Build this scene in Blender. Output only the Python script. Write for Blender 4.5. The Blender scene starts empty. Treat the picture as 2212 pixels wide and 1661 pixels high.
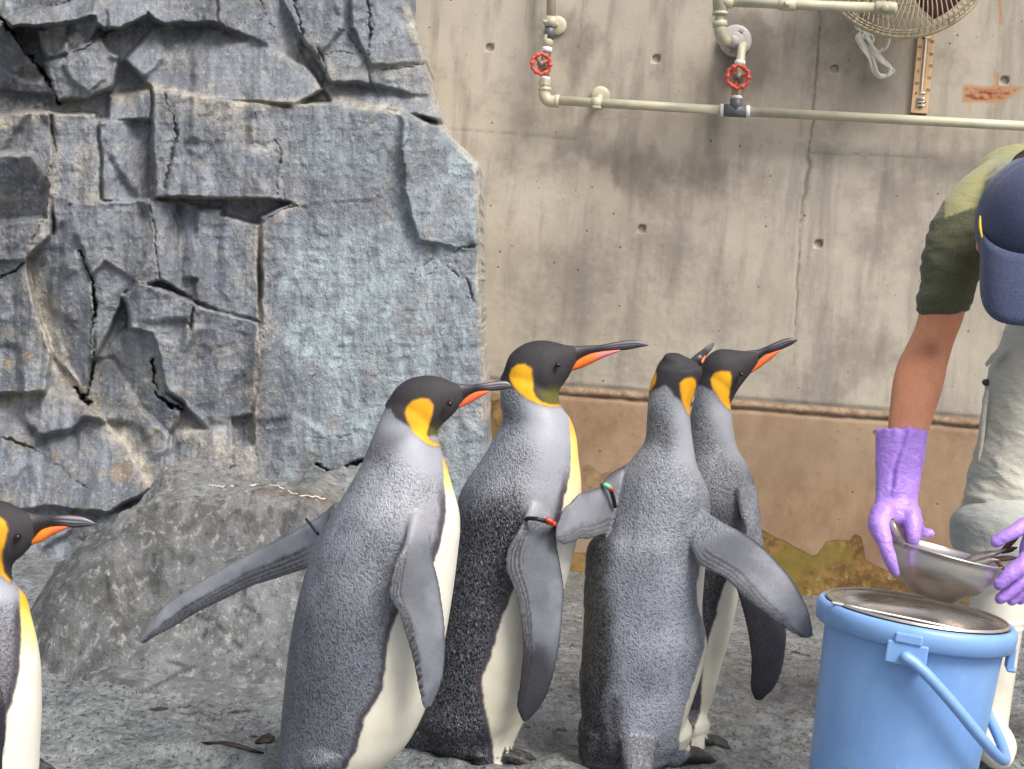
import bpy, bmesh, math, random
import numpy as np
from mathutils import Vector, Matrix, kdtree

random.seed(7)
rng = np.random.default_rng(7)
SC = bpy.context.scene
COL = SC.collection

# ------------------------------------------------------------------ camera
F, CX, CY = 3530.0, 1106.0, 830.5           # focal length and centre on a 2212 px wide frame
CAM = np.array([0.0, 0.0, 1.0])
PITCH, ROLL = math.radians(3.5), math.radians(4.6)
_M = Matrix.Rotation(math.pi / 2 - PITCH, 3, 'X') @ Matrix.Rotation(ROLL, 3, 'Z')
RC = np.array(_M)
cam_data = bpy.data.cameras.new('camera')
cam_data.sensor_width = 36.0
cam_data.lens = F / 2212.0 * 36.0
cam_data.clip_end = 200.0
cam_data.clip_start = 0.05
cam = bpy.data.objects.new('camera', cam_data)
COL.objects.link(cam)
cam.matrix_world = Matrix.Translation(Vector(CAM)) @ _M.to_4x4()
SC.camera = cam
SC.render.resolution_x, SC.render.resolution_y = 1024, 769

# ------------------------------------------------------------------ light
world = bpy.data.worlds.new('World')
SC.world = world
world.use_nodes = True
_nt = world.node_tree
_bg = _nt.nodes['Background']
_sky = _nt.nodes.new('ShaderNodeTexSky')
_sky.sky_type = 'NISHITA'
_sky.sun_disc = False
SUN_EL, SUN_AZ = math.radians(52), math.radians(143)   # azimuth from +Y towards +X
_sky.sun_elevation = SUN_EL
_sky.sun_rotation = SUN_AZ
_sky.air_density = 1.0
_sky.dust_density = 4.0
_sky.ozone_density = 0.6
_hs = _nt.nodes.new('ShaderNodeHueSaturation')       # thin overcast: the dome is nearly white
_hs.inputs['Saturation'].default_value = 0.5
_nt.links.new(_sky.outputs[0], _hs.inputs['Color'])
_nt.links.new(_hs.outputs[0], _bg.inputs[0])
_bg.inputs[1].default_value = 0.105
sun_data = bpy.data.lights.new('sun', 'SUN')
sun_data.energy = 2.0
sun_data.angle = math.radians(24)
sun_data.color = (1.0, 0.95, 0.88)
sun = bpy.data.objects.new('sun', sun_data)
COL.objects.link(sun)
_sd = Vector((math.sin(SUN_AZ) * math.cos(SUN_EL), math.cos(SUN_AZ) * math.cos(SUN_EL), math.sin(SUN_EL)))
sun.rotation_euler = _sd.to_track_quat('Z', 'Y').to_euler()
sun.location = (2, -2, 6)
SC.view_settings.view_transform = 'Standard'
SC.view_settings.look = 'None'
SC.view_settings.exposure = 0.80
SC.view_settings.gamma = 1.0
SC.view_settings.use_curve_mapping = False

# ------------------------------------------------------------------ helpers
def K(x0, y0, s):
    """points read off an enlarged view of the photograph -> frame coordinates"""
    c = 2212.0 / 4096.0
    return lambda x, y: ((x0 + x / s) * c, (y0 + y / s) * c)

def ray(x, y):
    return RC @ np.array([(x - CX) / F, -(y - CY) / F, -1.0])

def P(x, y, Y):
    d = ray(x, y)
    return CAM + d * (Y / d[1])

def PG(xs, ys, Y):
    """vectorised P"""
    d = np.stack([(xs - CX) / F, -(ys - CY) / F, -np.ones_like(xs)], -1) @ RC.T
    return CAM + d * (Y / d[..., 1])[..., None]

def proj(v):
    q = (v - CAM) @ RC
    return CX - q[:, 0] / q[:, 2] * F, CY + q[:, 1] / q[:, 2] * F

def S(r, g, b):
    def f(c):
        c /= 255.0
        return c / 12.92 if c <= 0.04045 else ((c + 0.055) / 1.055) ** 2.4
    return np.array([f(r), f(g), f(b)])

def smooth01(x):
    x = np.clip(x, 0, 1)
    return x * x * (3 - 2 * x)

def sstep(a, b, x):
    return smooth01((x - a) / (b - a))

def mixc(c, d, m):
    return c * (1 - m[:, None]) + np.asarray(d) * m[:, None]

def _hash(ix, iy, iz, seed):
    h = (ix * 374761393 + iy * 668265263 + iz * 2147483647 + seed * 1274126177) & 0xffffffff
    h = ((h ^ (h >> 13)) * 1274126177) & 0xffffffff
    h = ((h ^ (h >> 16)) * 2246822519) & 0xffffffff
    return ((h ^ (h >> 15)) & 0xffffff) / float(0xffffff)

def vnoise(p, seed=0):
    p = np.asarray(p, float)
    i = np.floor(p).astype(np.int64)
    f = p - i
    f = f * f * (3 - 2 * f)
    r = 0
    for dx in (0, 1):
        wx = f[:, 0] if dx else 1 - f[:, 0]
        for dy in (0, 1):
            wy = f[:, 1] if dy else 1 - f[:, 1]
            for dz in (0, 1):
                wz = f[:, 2] if dz else 1 - f[:, 2]
                r = r + wx * wy * wz * _hash(i[:, 0] + dx, i[:, 1] + dy, i[:, 2] + dz, seed)
    return r * 2 - 1

def fbm(p, octaves=4, seed=0, gain=0.5, ridged=False):
    p = np.asarray(p, float)
    if p.shape[1] == 2:
        p = np.concatenate([p, np.zeros((len(p), 1))], 1)
    r, a, t = 0, 1.0, 0
    for o in range(octaves):
        n = vnoise(p * (2 ** o) + 17.3 * o, seed + o)
        if ridged:
            n = 1 - 2 * np.abs(n)
        r = r + a * n
        t += a
        a *= gain
    return r / t

def dline(px, py, pts):
    d = np.full(px.shape, 1e9)
    for (ax, ay), (bx, by) in zip(pts[:-1], pts[1:]):
        vx, vy = bx - ax, by - ay
        t = np.clip(((px - ax) * vx + (py - ay) * vy) / max(vx * vx + vy * vy, 1e-9), 0, 1)
        d = np.minimum(d, np.hypot(px - ax - t * vx, py - ay - t * vy))
    return d

def sdpoly(px, py, poly):
    poly = list(poly)
    d = dline(px, py, poly + [poly[0]])
    ins = np.zeros(px.shape, bool)
    for (ax, ay), (bx, by) in zip(poly, poly[1:] + poly[:1]):
        if ay == by:
            continue
        c = ((ay > py) != (by > py)) & (px < (bx - ax) * (py - ay) / (by - ay) + ax)
        ins ^= c
    return np.where(ins, d, -d)

def catmull(A, m):
    """resample the rows of A (stations) to m rows along a smooth curve"""
    A = np.asarray(A, float)
    n = len(A)
    t = np.zeros(n)
    for i in range(1, n):
        t[i] = t[i - 1] + max(np.linalg.norm(A[i, :3] - A[i - 1, :3]), 1e-6)
    t /= t[-1]
    D = np.zeros_like(A)
    for i in range(n):
        if i == 0:
            D[i] = (A[1] - A[0]) / (t[1] - t[0])
        elif i == n - 1:
            D[i] = (A[-1] - A[-2]) / (t[-1] - t[-2])
        else:
            h0, h1 = t[i] - t[i - 1], t[i + 1] - t[i]
            D[i] = ((A[i] - A[i - 1]) / h0 * h1 + (A[i + 1] - A[i]) / h1 * h0) / (h0 + h1)
    u = np.linspace(0, 1, m)
    k = np.clip(np.searchsorted(t, u, side='right') - 1, 0, n - 2)
    h = (t[k + 1] - t[k])[:, None]
    s = ((u - t[k]) / (t[k + 1] - t[k]))[:, None]
    return ((2 * s**3 - 3 * s**2 + 1) * A[k] + (s**3 - 2 * s**2 + s) * h * D[k]
            + (-2 * s**3 + 3 * s**2) * A[k + 1] + (s**3 - s**2) * h * D[k + 1])

def rings_to_mesh(R, closed_ends=True):
    """R: (m, n, 3) rings -> verts, faces"""
    m, n = R.shape[:2]
    V = R.reshape(-1, 3)
    i = np.arange(m - 1)[:, None] * n
    j = np.arange(n)[None, :]
    j2 = (j + 1) % n
    Fq = np.stack([i + j, i + j2, i + n + j2, i + n + j], -1).reshape(-1, 4).tolist()
    if closed_ends:
        V = np.concatenate([V, R[0].mean(0)[None], R[-1].mean(0)[None]])
        a, b = m * n, m * n + 1
        for q in range(n):
            Fq.append([a, (q + 1) % n, q])
            Fq.append([b, (m - 1) * n + q, (m - 1) * n + (q + 1) % n])
    return V, Fq

def loft(st, n=48, m=90, cap0=0.6, cap1=0.6, pid=0, power=2.0):
    """st: stations (L, R, Y or (YL, YR), k): a solid whose outline runs through the L and R points, k = depth / width.
    returns verts, faces, meta(part id, u along, v across -1..1)"""
    rows = []
    for L, Rr, Y, k in st:
        YL, YR = (Y, Y) if np.isscalar(Y) else Y
        a, b = P(L[0], L[1], YL), P(Rr[0], Rr[1], YR)
        rows.append(np.concatenate([(a + b) / 2, (b - a) / 2, [k]]))
    return loft3(rows, n, m, cap0, cap1, pid, power)

def loft3(rows, n=48, m=90, cap0=0.6, cap1=0.6, pid=0, power=2.0):
    Q = catmull(np.asarray(rows), m)
    c, e1, k = Q[:, :3], Q[:, 3:6], Q[:, 6]
    w = np.linalg.norm(e1, axis=1)
    t = np.gradient(c, axis=0)
    t /= np.linalg.norm(t, axis=1)[:, None]
    e2 = np.cross(t, e1)
    e2 /= np.maximum(np.linalg.norm(e2, axis=1), 1e-9)[:, None]
    if e2[:, 1].mean() > 0:
        e2 = -e2
    th = np.linspace(0, 2 * np.pi, n, endpoint=False)
    ct, sn = np.cos(th), np.sin(th)
    if power != 2.0:
        ct = np.sign(ct) * np.abs(ct) ** (2 / power)
        sn = np.sign(sn) * np.abs(sn) ** (2 / power)
    rings, U = [], []
    def ring(i, sc, off):
        return (c[i] + off)[None] + sc * (ct[:, None] * e1[i] + sn[:, None] * (e2[i] * w[i] * k[i]))
    for q in (80, 60, 40, 20):
        if cap0 > 0:
            a = math.radians(q)
            rings.append(ring(0, math.cos(a), -t[0] * w[0] * cap0 * math.sin(a))); U.append(0)
    for i in range(m):
        rings.append(ring(i, 1, 0)); U.append(i / (m - 1))
    for q in (20, 40, 60, 80):
        if cap1 > 0:
            a = math.radians(q)
            rings.append(ring(m - 1, math.cos(a), t[-1] * w[-1] * cap1 * math.sin(a))); U.append(1)
    R = np.array(rings)
    V, Fq = rings_to_mesh(R)
    meta = np.zeros((len(V), 3))
    meta[:, 0] = pid
    meta[:-2, 1] = np.repeat(U, n)
    meta[:-2, 2] = np.tile(np.cos(th), len(U))
    meta[-1, 1] = 1
    return V, Fq, meta

def tube(pts, rad, n=16, m=None, pid=0, cap=1.0, smooth=True, flat=1.0, up=None):
    """round bar along points with hemispherical ends (cap=0: flat ends)"""
    pts = np.asarray(pts, float)
    rad = np.full(len(pts), rad) if np.isscalar(rad) else np.asarray(rad, float)
    A = np.concatenate([pts, rad[:, None]], 1)
    if smooth and len(pts) > 2:
        A = catmull(A, m or max(12, 8 * len(pts)))
    c, r = A[:, :3], A[:, 3]
    t = np.gradient(c, axis=0)
    t /= np.maximum(np.linalg.norm(t, axis=1), 1e-9)[:, None]
    if up is None:
        up = np.array([0, 0, 1.0]) if abs(t[0][2]) < 0.9 else np.array([0, 1.0, 0])
    x = np.cross(t[0], up); x /= np.linalg.norm(x)
    th = np.linspace(0, 2 * np.pi, n, endpoint=False)
    rings, U = [], []
    frames = []
    for i in range(len(c)):
        x = x - t[i] * (x @ t[i]); x /= np.linalg.norm(x)
        frames.append((x, np.cross(t[i], x)))
    def ring(i, s, off):
        a, b = frames[i]
        return c[i] + off + s * r[i] * (np.cos(th)[:, None] * a + flat * np.sin(th)[:, None] * b)
    if cap:
        for q in (75, 50, 25):
            a = math.radians(q)
            rings.append(ring(0, math.cos(a), -t[0] * r[0] * cap * math.sin(a))); U.append(0)
    for i in range(len(c)):
        rings.append(ring(i, 1, 0)); U.append(i / (len(c) - 1))
    if cap:
        for q in (25, 50, 75):
            a = math.radians(q)
            rings.append(ring(len(c) - 1, math.cos(a), t[-1] * r[-1] * cap * math.sin(a))); U.append(1)
    V, Fq = rings_to_mesh(np.array(rings))
    meta = np.zeros((len(V), 3)); meta[:, 0] = pid
    meta[:-2, 1] = np.repeat(U, n)
    meta[:-2, 2] = np.tile(np.cos(th), len(U))
    meta[-1, 1] = 1
    return V, Fq, meta

def lathe(prof, n=64, M=None, closed=False):
    """prof: (r, z) points turned round the z axis; M: 4x4 placing it"""
    th = np.linspace(0, 2 * np.pi, n, endpoint=False)
    R = np.array([[(r * math.cos(a), r * math.sin(a), z) for a in th] for r, z in prof])
    if closed:
        R = np.concatenate([R, R[:1]])
    V, Fq = rings_to_mesh(R, closed_ends=False)
    if M is not None:
        V = V @ np.array(M.to_3x3()).T + np.array(M.translation)
    return V, Fq, np.zeros((len(V), 3))

def box(c, h, M=None):
    V = np.array([[sx, sy, sz] for sx in (-1, 1) for sy in (-1, 1) for sz in (-1, 1)], float) * np.array(h) + np.array(c)
    Fq = [[0, 1, 3, 2], [4, 6, 7, 5], [0, 4, 5, 1], [2, 3, 7, 6], [0, 2, 6, 4], [1, 5, 7, 3]]
    if M is not None:
        V = V @ np.array(M.to_3x3()).T + np.array(M.translation)
    return V, Fq, np.zeros((8, 3))

def join(parts):
    V, Fq, Mt, o = [], [], [], 0
    for p in parts:
        V.append(p[0]); Mt.append(p[2])
        Fq += [[i + o for i in f] for f in p[1]]
        o += len(p[0])
    return np.concatenate(V), Fq, np.concatenate(Mt)

def mesh_of(name, V, Fq, smooth=True):
    me = bpy.data.meshes.new(name)
    me.from_pydata(np.asarray(V).tolist(), [], Fq)
    me.update()
    if smooth:
        me.polygons.foreach_set('use_smooth', np.ones(len(me.polygons), bool))
    return me

def fixn(me):
    bm = bmesh.new(); bm.from_mesh(me)
    bmesh.ops.recalc_face_normals(bm, faces=bm.faces)
    bm.to_mesh(me); bm.free()

def obj(name, shape, m, parent=None, smooth=True, bevel=0, sharp=None):
    if isinstance(shape, list):
        shape = join(shape)
    me = mesh_of(name, shape[0], shape[1], smooth)
    fixn(me)
    if sharp:
        me.set_sharp_from_angle(angle=math.radians(sharp))
    me.materials.append(m)
    o = bpy.data.objects.new(name, me)
    COL.objects.link(o)
    if bevel:
        b = o.modifiers.new('bevel', 'BEVEL'); b.width = bevel; b.segments = 2; b.limit_method = 'ANGLE'
    if parent is not None:
        o.parent = parent
        o.matrix_parent_inverse = Matrix.Translation(-Vector(parent.location))
    return o

def thing(name, label, cat, loc, group=None):
    o = bpy.data.objects.new(name, None)
    o.empty_display_size = 0.1
    COL.objects.link(o)
    o.location = Vector(loc)
    tag(o, label, cat, group)
    return o

def tag(o, label=None, cat=None, group=None, kind=None):
    for k, v in (('label', label), ('category', cat), ('group', group), ('kind', kind)):
        if v:
            o[k] = v
    return o

def remesh(parts, voxel, iters=4):
    """one continuous surface round overlapping closed solids -> mesh, coordinates, nearest source meta"""
    V, Fq, Mt = join(parts)
    me = mesh_of('tmp', V, Fq)
    fixn(me)
    o = bpy.data.objects.new('tmp', me); COL.objects.link(o)
    md = o.modifiers.new('r', 'REMESH'); md.mode = 'VOXEL'; md.voxel_size = voxel; md.use_smooth_shade = True
    dg = bpy.context.evaluated_depsgraph_get()
    out = bpy.data.meshes.new_from_object(o.evaluated_get(dg))
    bpy.data.objects.remove(o); bpy.data.meshes.remove(me)
    n = len(out.vertices)
    co = np.empty(n * 3); out.vertices.foreach_get('co', co); co = co.reshape(-1, 3)
    ed = np.empty(len(out.edges) * 2, np.int64); out.edges.foreach_get('vertices', ed); ed = ed.reshape(-1, 2)
    deg = np.bincount(ed.ravel(), minlength=n)[:, None].clip(1)
    for _ in range(iters):
        acc = np.zeros_like(co)
        for ax in range(3):
            acc[:, ax] = np.bincount(ed[:, 0], co[ed[:, 1], ax], n) + np.bincount(ed[:, 1], co[ed[:, 0], ax], n)
        co = co + 0.55 * (acc / deg - co)
    out.vertices.foreach_set('co', co.ravel()); out.update()
    out.polygons.foreach_set('use_smooth', np.ones(len(out.polygons), bool))
    kd = kdtree.KDTree(len(V))
    for i, v in enumerate(V.tolist()):
        kd.insert(v, i)
    kd.balance()
    idx = np.array([kd.find(v)[1] for v in co.tolist()])
    return out, co, Mt[idx], ed

def put_color(me, name, rgb):
    a = me.attributes.new(name, 'FLOAT_COLOR', 'POINT')
    c = np.ones((len(me.vertices), 4), np.float32)
    c[:, :3] = rgb
    a.data.foreach_set('color', c.ravel())

# ------------------------------------------------------------------ materials
class NT:
    def __init__(s, name):
        s.m = bpy.data.materials.new(name); s.m.use_nodes = True
        s.t = s.m.node_tree; s.b = s.t.nodes['Principled BSDF']
        s.co = s.t.nodes.new('ShaderNodeTexCoord').outputs['Object']
    def n(s, kind, **kw):
        nd = s.t.nodes.new(kind)
        for k, v in kw.items():
            setattr(nd, k, v)
        return nd
    def set(s, sock, v):
        if hasattr(v, 'is_output') or isinstance(v, bpy.types.NodeSocket):
            s.t.links.new(v, sock)
        else:
            if hasattr(sock.default_value, '__len__') and not isinstance(v, (int, float)):
                v = list(v)
                if len(sock.default_value) == 4 and len(v) == 3:
                    v = v + [1]
            sock.default_value = v
    def noise(s, scale, detail=3, rough=0.55, stretch=None, dist=0.0, vec=None):
        v = vec if vec is not None else s.co
        if stretch:
            mp = s.n('ShaderNodeMapping'); mp.inputs['Scale'].default_value = stretch
            s.set(mp.inputs[0], v); v = mp.outputs[0]
        nd = s.n('ShaderNodeTexNoise')
        s.set(nd.inputs['Vector'], v)
        nd.inputs['Scale'].default_value = scale; nd.inputs['Detail'].default_value = detail
        nd.inputs['Roughness'].default_value = rough; nd.inputs['Distortion'].default_value = dist
        return nd.outputs['Fac']
    def voro(s, scale, feature='F1', vec=None, stretch=None):
        v = vec if vec is not None else s.co
        if stretch:
            mp = s.n('ShaderNodeMapping'); mp.inputs['Scale'].default_value = stretch
            s.set(mp.inputs[0], v); v = mp.outputs[0]
        nd = s.n('ShaderNodeTexVoronoi', feature=feature)
        s.set(nd.inputs['Vector'], v); nd.inputs['Scale'].default_value = scale
        return nd.outputs['Distance']
    def ramp(s, fac, a, b, c0=0.0, c1=1.0):
        nd = s.n('ShaderNodeMapRange', interpolation_type='SMOOTHSTEP')
        s.set(nd.inputs[0], fac)
        for i, v in enumerate((a, b, c0, c1)):
            nd.inputs[i + 1].default_value = v
        return nd.outputs[0]
    def math(s, op, a, b=0.0):
        nd = s.n('ShaderNodeMath', operation=op)
        s.set(nd.inputs[0], a); s.set(nd.inputs[1], b)
        return nd.outputs[0]
    def mix(s, fac, a, b, mode='MIX'):
        nd = s.n('ShaderNodeMix', data_type='RGBA', blend_type=mode)
        s.set(nd.inputs[0], fac); s.set(nd.inputs[6], a); s.set(nd.inputs[7], b)
        return nd.outputs[2]
    def attr(s, name):
        return s.n('ShaderNodeAttribute', attribute_name=name)
    def sep(s, c):
        nd = s.n('ShaderNodeSeparateColor'); s.set(nd.inputs[0], c)
        return nd.outputs
    def bump(s, h, strength=0.5, dist=0.01, prev=None):
        nd = s.n('ShaderNodeBump'); nd.inputs['Distance'].default_value = dist
        s.set(nd.inputs['Strength'], strength); s.set(nd.inputs['Height'], h)
        if prev is not None:
            s.set(nd.inputs['Normal'], prev)
        return nd.outputs[0]
    def out(s, color=None, rough=0.6, metal=0.0, normal=None, spec=0.5, **kw):
        if color is not None: s.set(s.b.inputs['Base Color'], color)
        s.set(s.b.inputs['Roughness'], rough); s.set(s.b.inputs['Metallic'], metal)
        s.set(s.b.inputs['Specular IOR Level'], spec)
        if normal is not None: s.set(s.b.inputs['Normal'], normal)
        for k, v in kw.items():
            s.set(s.b.inputs[k], v)
        return s.m

def simple(name, rgb, rough=0.5, metal=0.0, var=0.12, scale=30, bump=0.0, bscale=200, spec=0.5, dirt=None, **kw):
    t = NT(name)
    f = t.noise(scale, 4)
    rgb = np.asarray(rgb)
    c = t.mix(t.ramp(f, 0.3, 0.7), rgb * (1 - var), np.minimum(rgb * (1 + var), 1))
    if dirt is not None:
        g = t.noise(scale * 0.35, 5, 0.65)
        c = t.mix(t.ramp(g, 0.5, 0.75, 0, dirt[1]), c, dirt[0])
    r = t.math('ADD', t.math('MULTIPLY', t.noise(scale * 2, 3), 0.15), rough - 0.07)
    nm = t.bump(t.noise(bscale, 3), bump, 0.002) if bump else None
    return t.out(c, r, metal, nm, spec, **kw)
# ================================================================== the setting
YAW = math.radians(9.5)
WA = np.array([math.cos(YAW), -math.sin(YAW), 0.0])      # along the wall
WN = np.array([-math.sin(YAW), -math.cos(YAW), 0.0])     # out of the wall

def PZ(x, y, z):
    d = ray(x, y)
    return CAM + d * ((z - CAM[2]) / d[2])

W0 = PZ(1700, 1277, 0.0)

def WP(x, y, off=0.0):
    d = ray(x, y)
    t = ((W0 + WN * off - CAM) @ WN) / (d @ WN)
    return CAM + d * t

def WS(x, y):
    q = WP(x, y)
    return (q - W0) @ WA, q[2]

def wall_pt(s, z, off=0.0):
    return W0 + WA * s + WN * off + np.array([0, 0, z])

# ---- ground -------------------------------------------------------
def ground_z(X, Y):
    p = np.stack([X, Y], 1)
    z = 0.016 * fbm(p * np.array([1.6, 2.6]), 3, 3) + 0.010 * np.floor(3 * fbm(p * np.array([2.6, 3.4]), 4, 6)) / 3 * 1.6 + 0.022 * fbm(p * np.array([7, 5]), 4, 5, ridged=True) \
        + 0.007 * fbm(p * np.array([30, 20]), 3, 8)
    near = sstep(3.6, 4.6, Y)
    return z * (1 - 0.55 * near) - 0.012

def build_ground():
    xs = np.concatenate([np.linspace(-14, -2.3, 12)[:-1], np.linspace(-2.3, 2.3, 390), np.linspace(2.3, 14, 12)[1:]])
    ys = np.concatenate([np.linspace(-14, 2.2, 14)[:-1], np.linspace(2.2, 6.3, 300), np.linspace(6.3, 14, 8)[1:]])
    X, Y = np.meshgrid(xs, ys)
    X, Y = X.ravel(), Y.ravel()
    Z = ground_z(X, Y)
    V = np.stack([X, Y, Z], 1)
    w, h = len(xs), len(ys)
    i = np.arange(h - 1)[:, None] * w + np.arange(w - 1)[None]
    Fq = np.stack([i, i + 1, i + w + 1, i + w], -1).reshape(-1, 4).tolist()
    px, py = proj(np.where(Y[:, None] > 0.5, V, np.array([0, 3.0, 0])))
    m = np.zeros((len(V), 3))
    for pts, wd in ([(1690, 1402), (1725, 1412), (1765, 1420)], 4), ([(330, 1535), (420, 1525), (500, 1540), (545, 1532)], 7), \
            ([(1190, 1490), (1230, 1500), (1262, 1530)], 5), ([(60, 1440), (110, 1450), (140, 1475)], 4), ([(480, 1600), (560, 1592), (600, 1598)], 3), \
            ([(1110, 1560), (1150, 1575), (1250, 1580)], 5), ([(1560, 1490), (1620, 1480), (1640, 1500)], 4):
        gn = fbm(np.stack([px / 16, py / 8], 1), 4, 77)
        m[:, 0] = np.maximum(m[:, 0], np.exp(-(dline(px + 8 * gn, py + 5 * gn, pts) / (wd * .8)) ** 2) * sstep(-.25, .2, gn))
    for poly in ([(330, 1515), (540, 1510), (560, 1560), (420, 1570)], [(1000, 1380), (1300, 1290), (1320, 1420), (1230, 1480)],
                 [(1560, 1370), (1640, 1380), (1720, 1400), (1700, 1480), (1560, 1480)]):
        m[:, 1] = np.maximum(m[:, 1], sstep(-14, 14, sdpoly(px, py, poly)))
    m[:, 2] = sstep(4.9, 5.5, Y)
    t = NT('wet_concrete_ground')
    a = t.sep(t.attr('mask').outputs['Color'])
    n1 = t.noise(3.6, 5, 0.6, (1.0, 1.2, 1))
    n2 = t.noise(19, 7, 0.75, (0.9, 0.55, 1), 0.5)
    n3 = t.noise(105, 4, 0.75, (0.9, 0.45, 1), 0.3)
    c = t.mix(t.ramp(n1, 0.3, 0.7), S(128, 133, 136), S(170, 175, 178))
    c = t.mix(t.ramp(n2, 0.42, 0.66), c, S(196, 201, 204))
    c = t.mix(t.ramp(n2, 0.46, 0.30, 0, 0.75), c, S(78, 81, 84))
    c = t.mix(t.ramp(n3, 0.48, 0.34, 0, 0.9), c, S(54, 56, 58))
    c = t.mix(t.ramp(n3, 0.56, 0.68, 0, 0.75), c, S(208, 211, 214))
    br = t.math('MULTIPLY', a[1], t.ramp(t.noise(22, 5, 0.7, (0.6, 2.0, 1)), 0.45, 0.65))
    c = t.mix(t.math('MULTIPLY', br, 0.7), c, S(104, 84, 66))
    sp = t.ramp(t.voro(34, 'F1', stretch=(0.7, 1.5, 1)), 0.16, 0.07)
    sp = t.math('MULTIPLY', sp, t.ramp(t.noise(5, 3), 0.56, 0.64))
    c = t.mix(sp, c, S(64, 50, 40))
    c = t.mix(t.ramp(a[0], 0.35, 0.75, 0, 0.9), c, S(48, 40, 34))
    c = t.mix(t.math('MULTIPLY', a[2], t.ramp(t.noise(9, 4), 0.35, 0.6, 0.3, 0.8)), c, S(140, 140, 136))
    hb = t.math('ADD', t.math('MULTIPLY', n2, 1.4), t.math('MULTIPLY', n3, 0.7))
    nm = t.bump(hb, 1.0, 0.05)
    nm = t.bump(t.noise(240, 3, 0.7), 0.6, 0.005, nm)
    M = t.out(c, t.ramp(n1, 0.36, 0.6, 0.5, 0.16), 0, nm, 0.6)
    me = mesh_of('ground', V, Fq)
    put_color(me, 'mask', m)
    me.materials.append(M)
    o = bpy.data.objects.new('ground', me); COL.objects.link(o)
    o['kind'] = 'structure'

build_ground()

# ---- concrete wall -----------------------------------------------
HOLES = [(1056, 104), (1416, 126), (1802, 151), (2172, 172), (1384, 495), (1767, 527)]
SEAM = [(1774, 0), (1765, 130), (1757, 240), (1750, 300), (1745, 340), (1749, 360), (1740, 400), (1735, 430), (1727, 520), (1718, 690), (1713, 790)]

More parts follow.
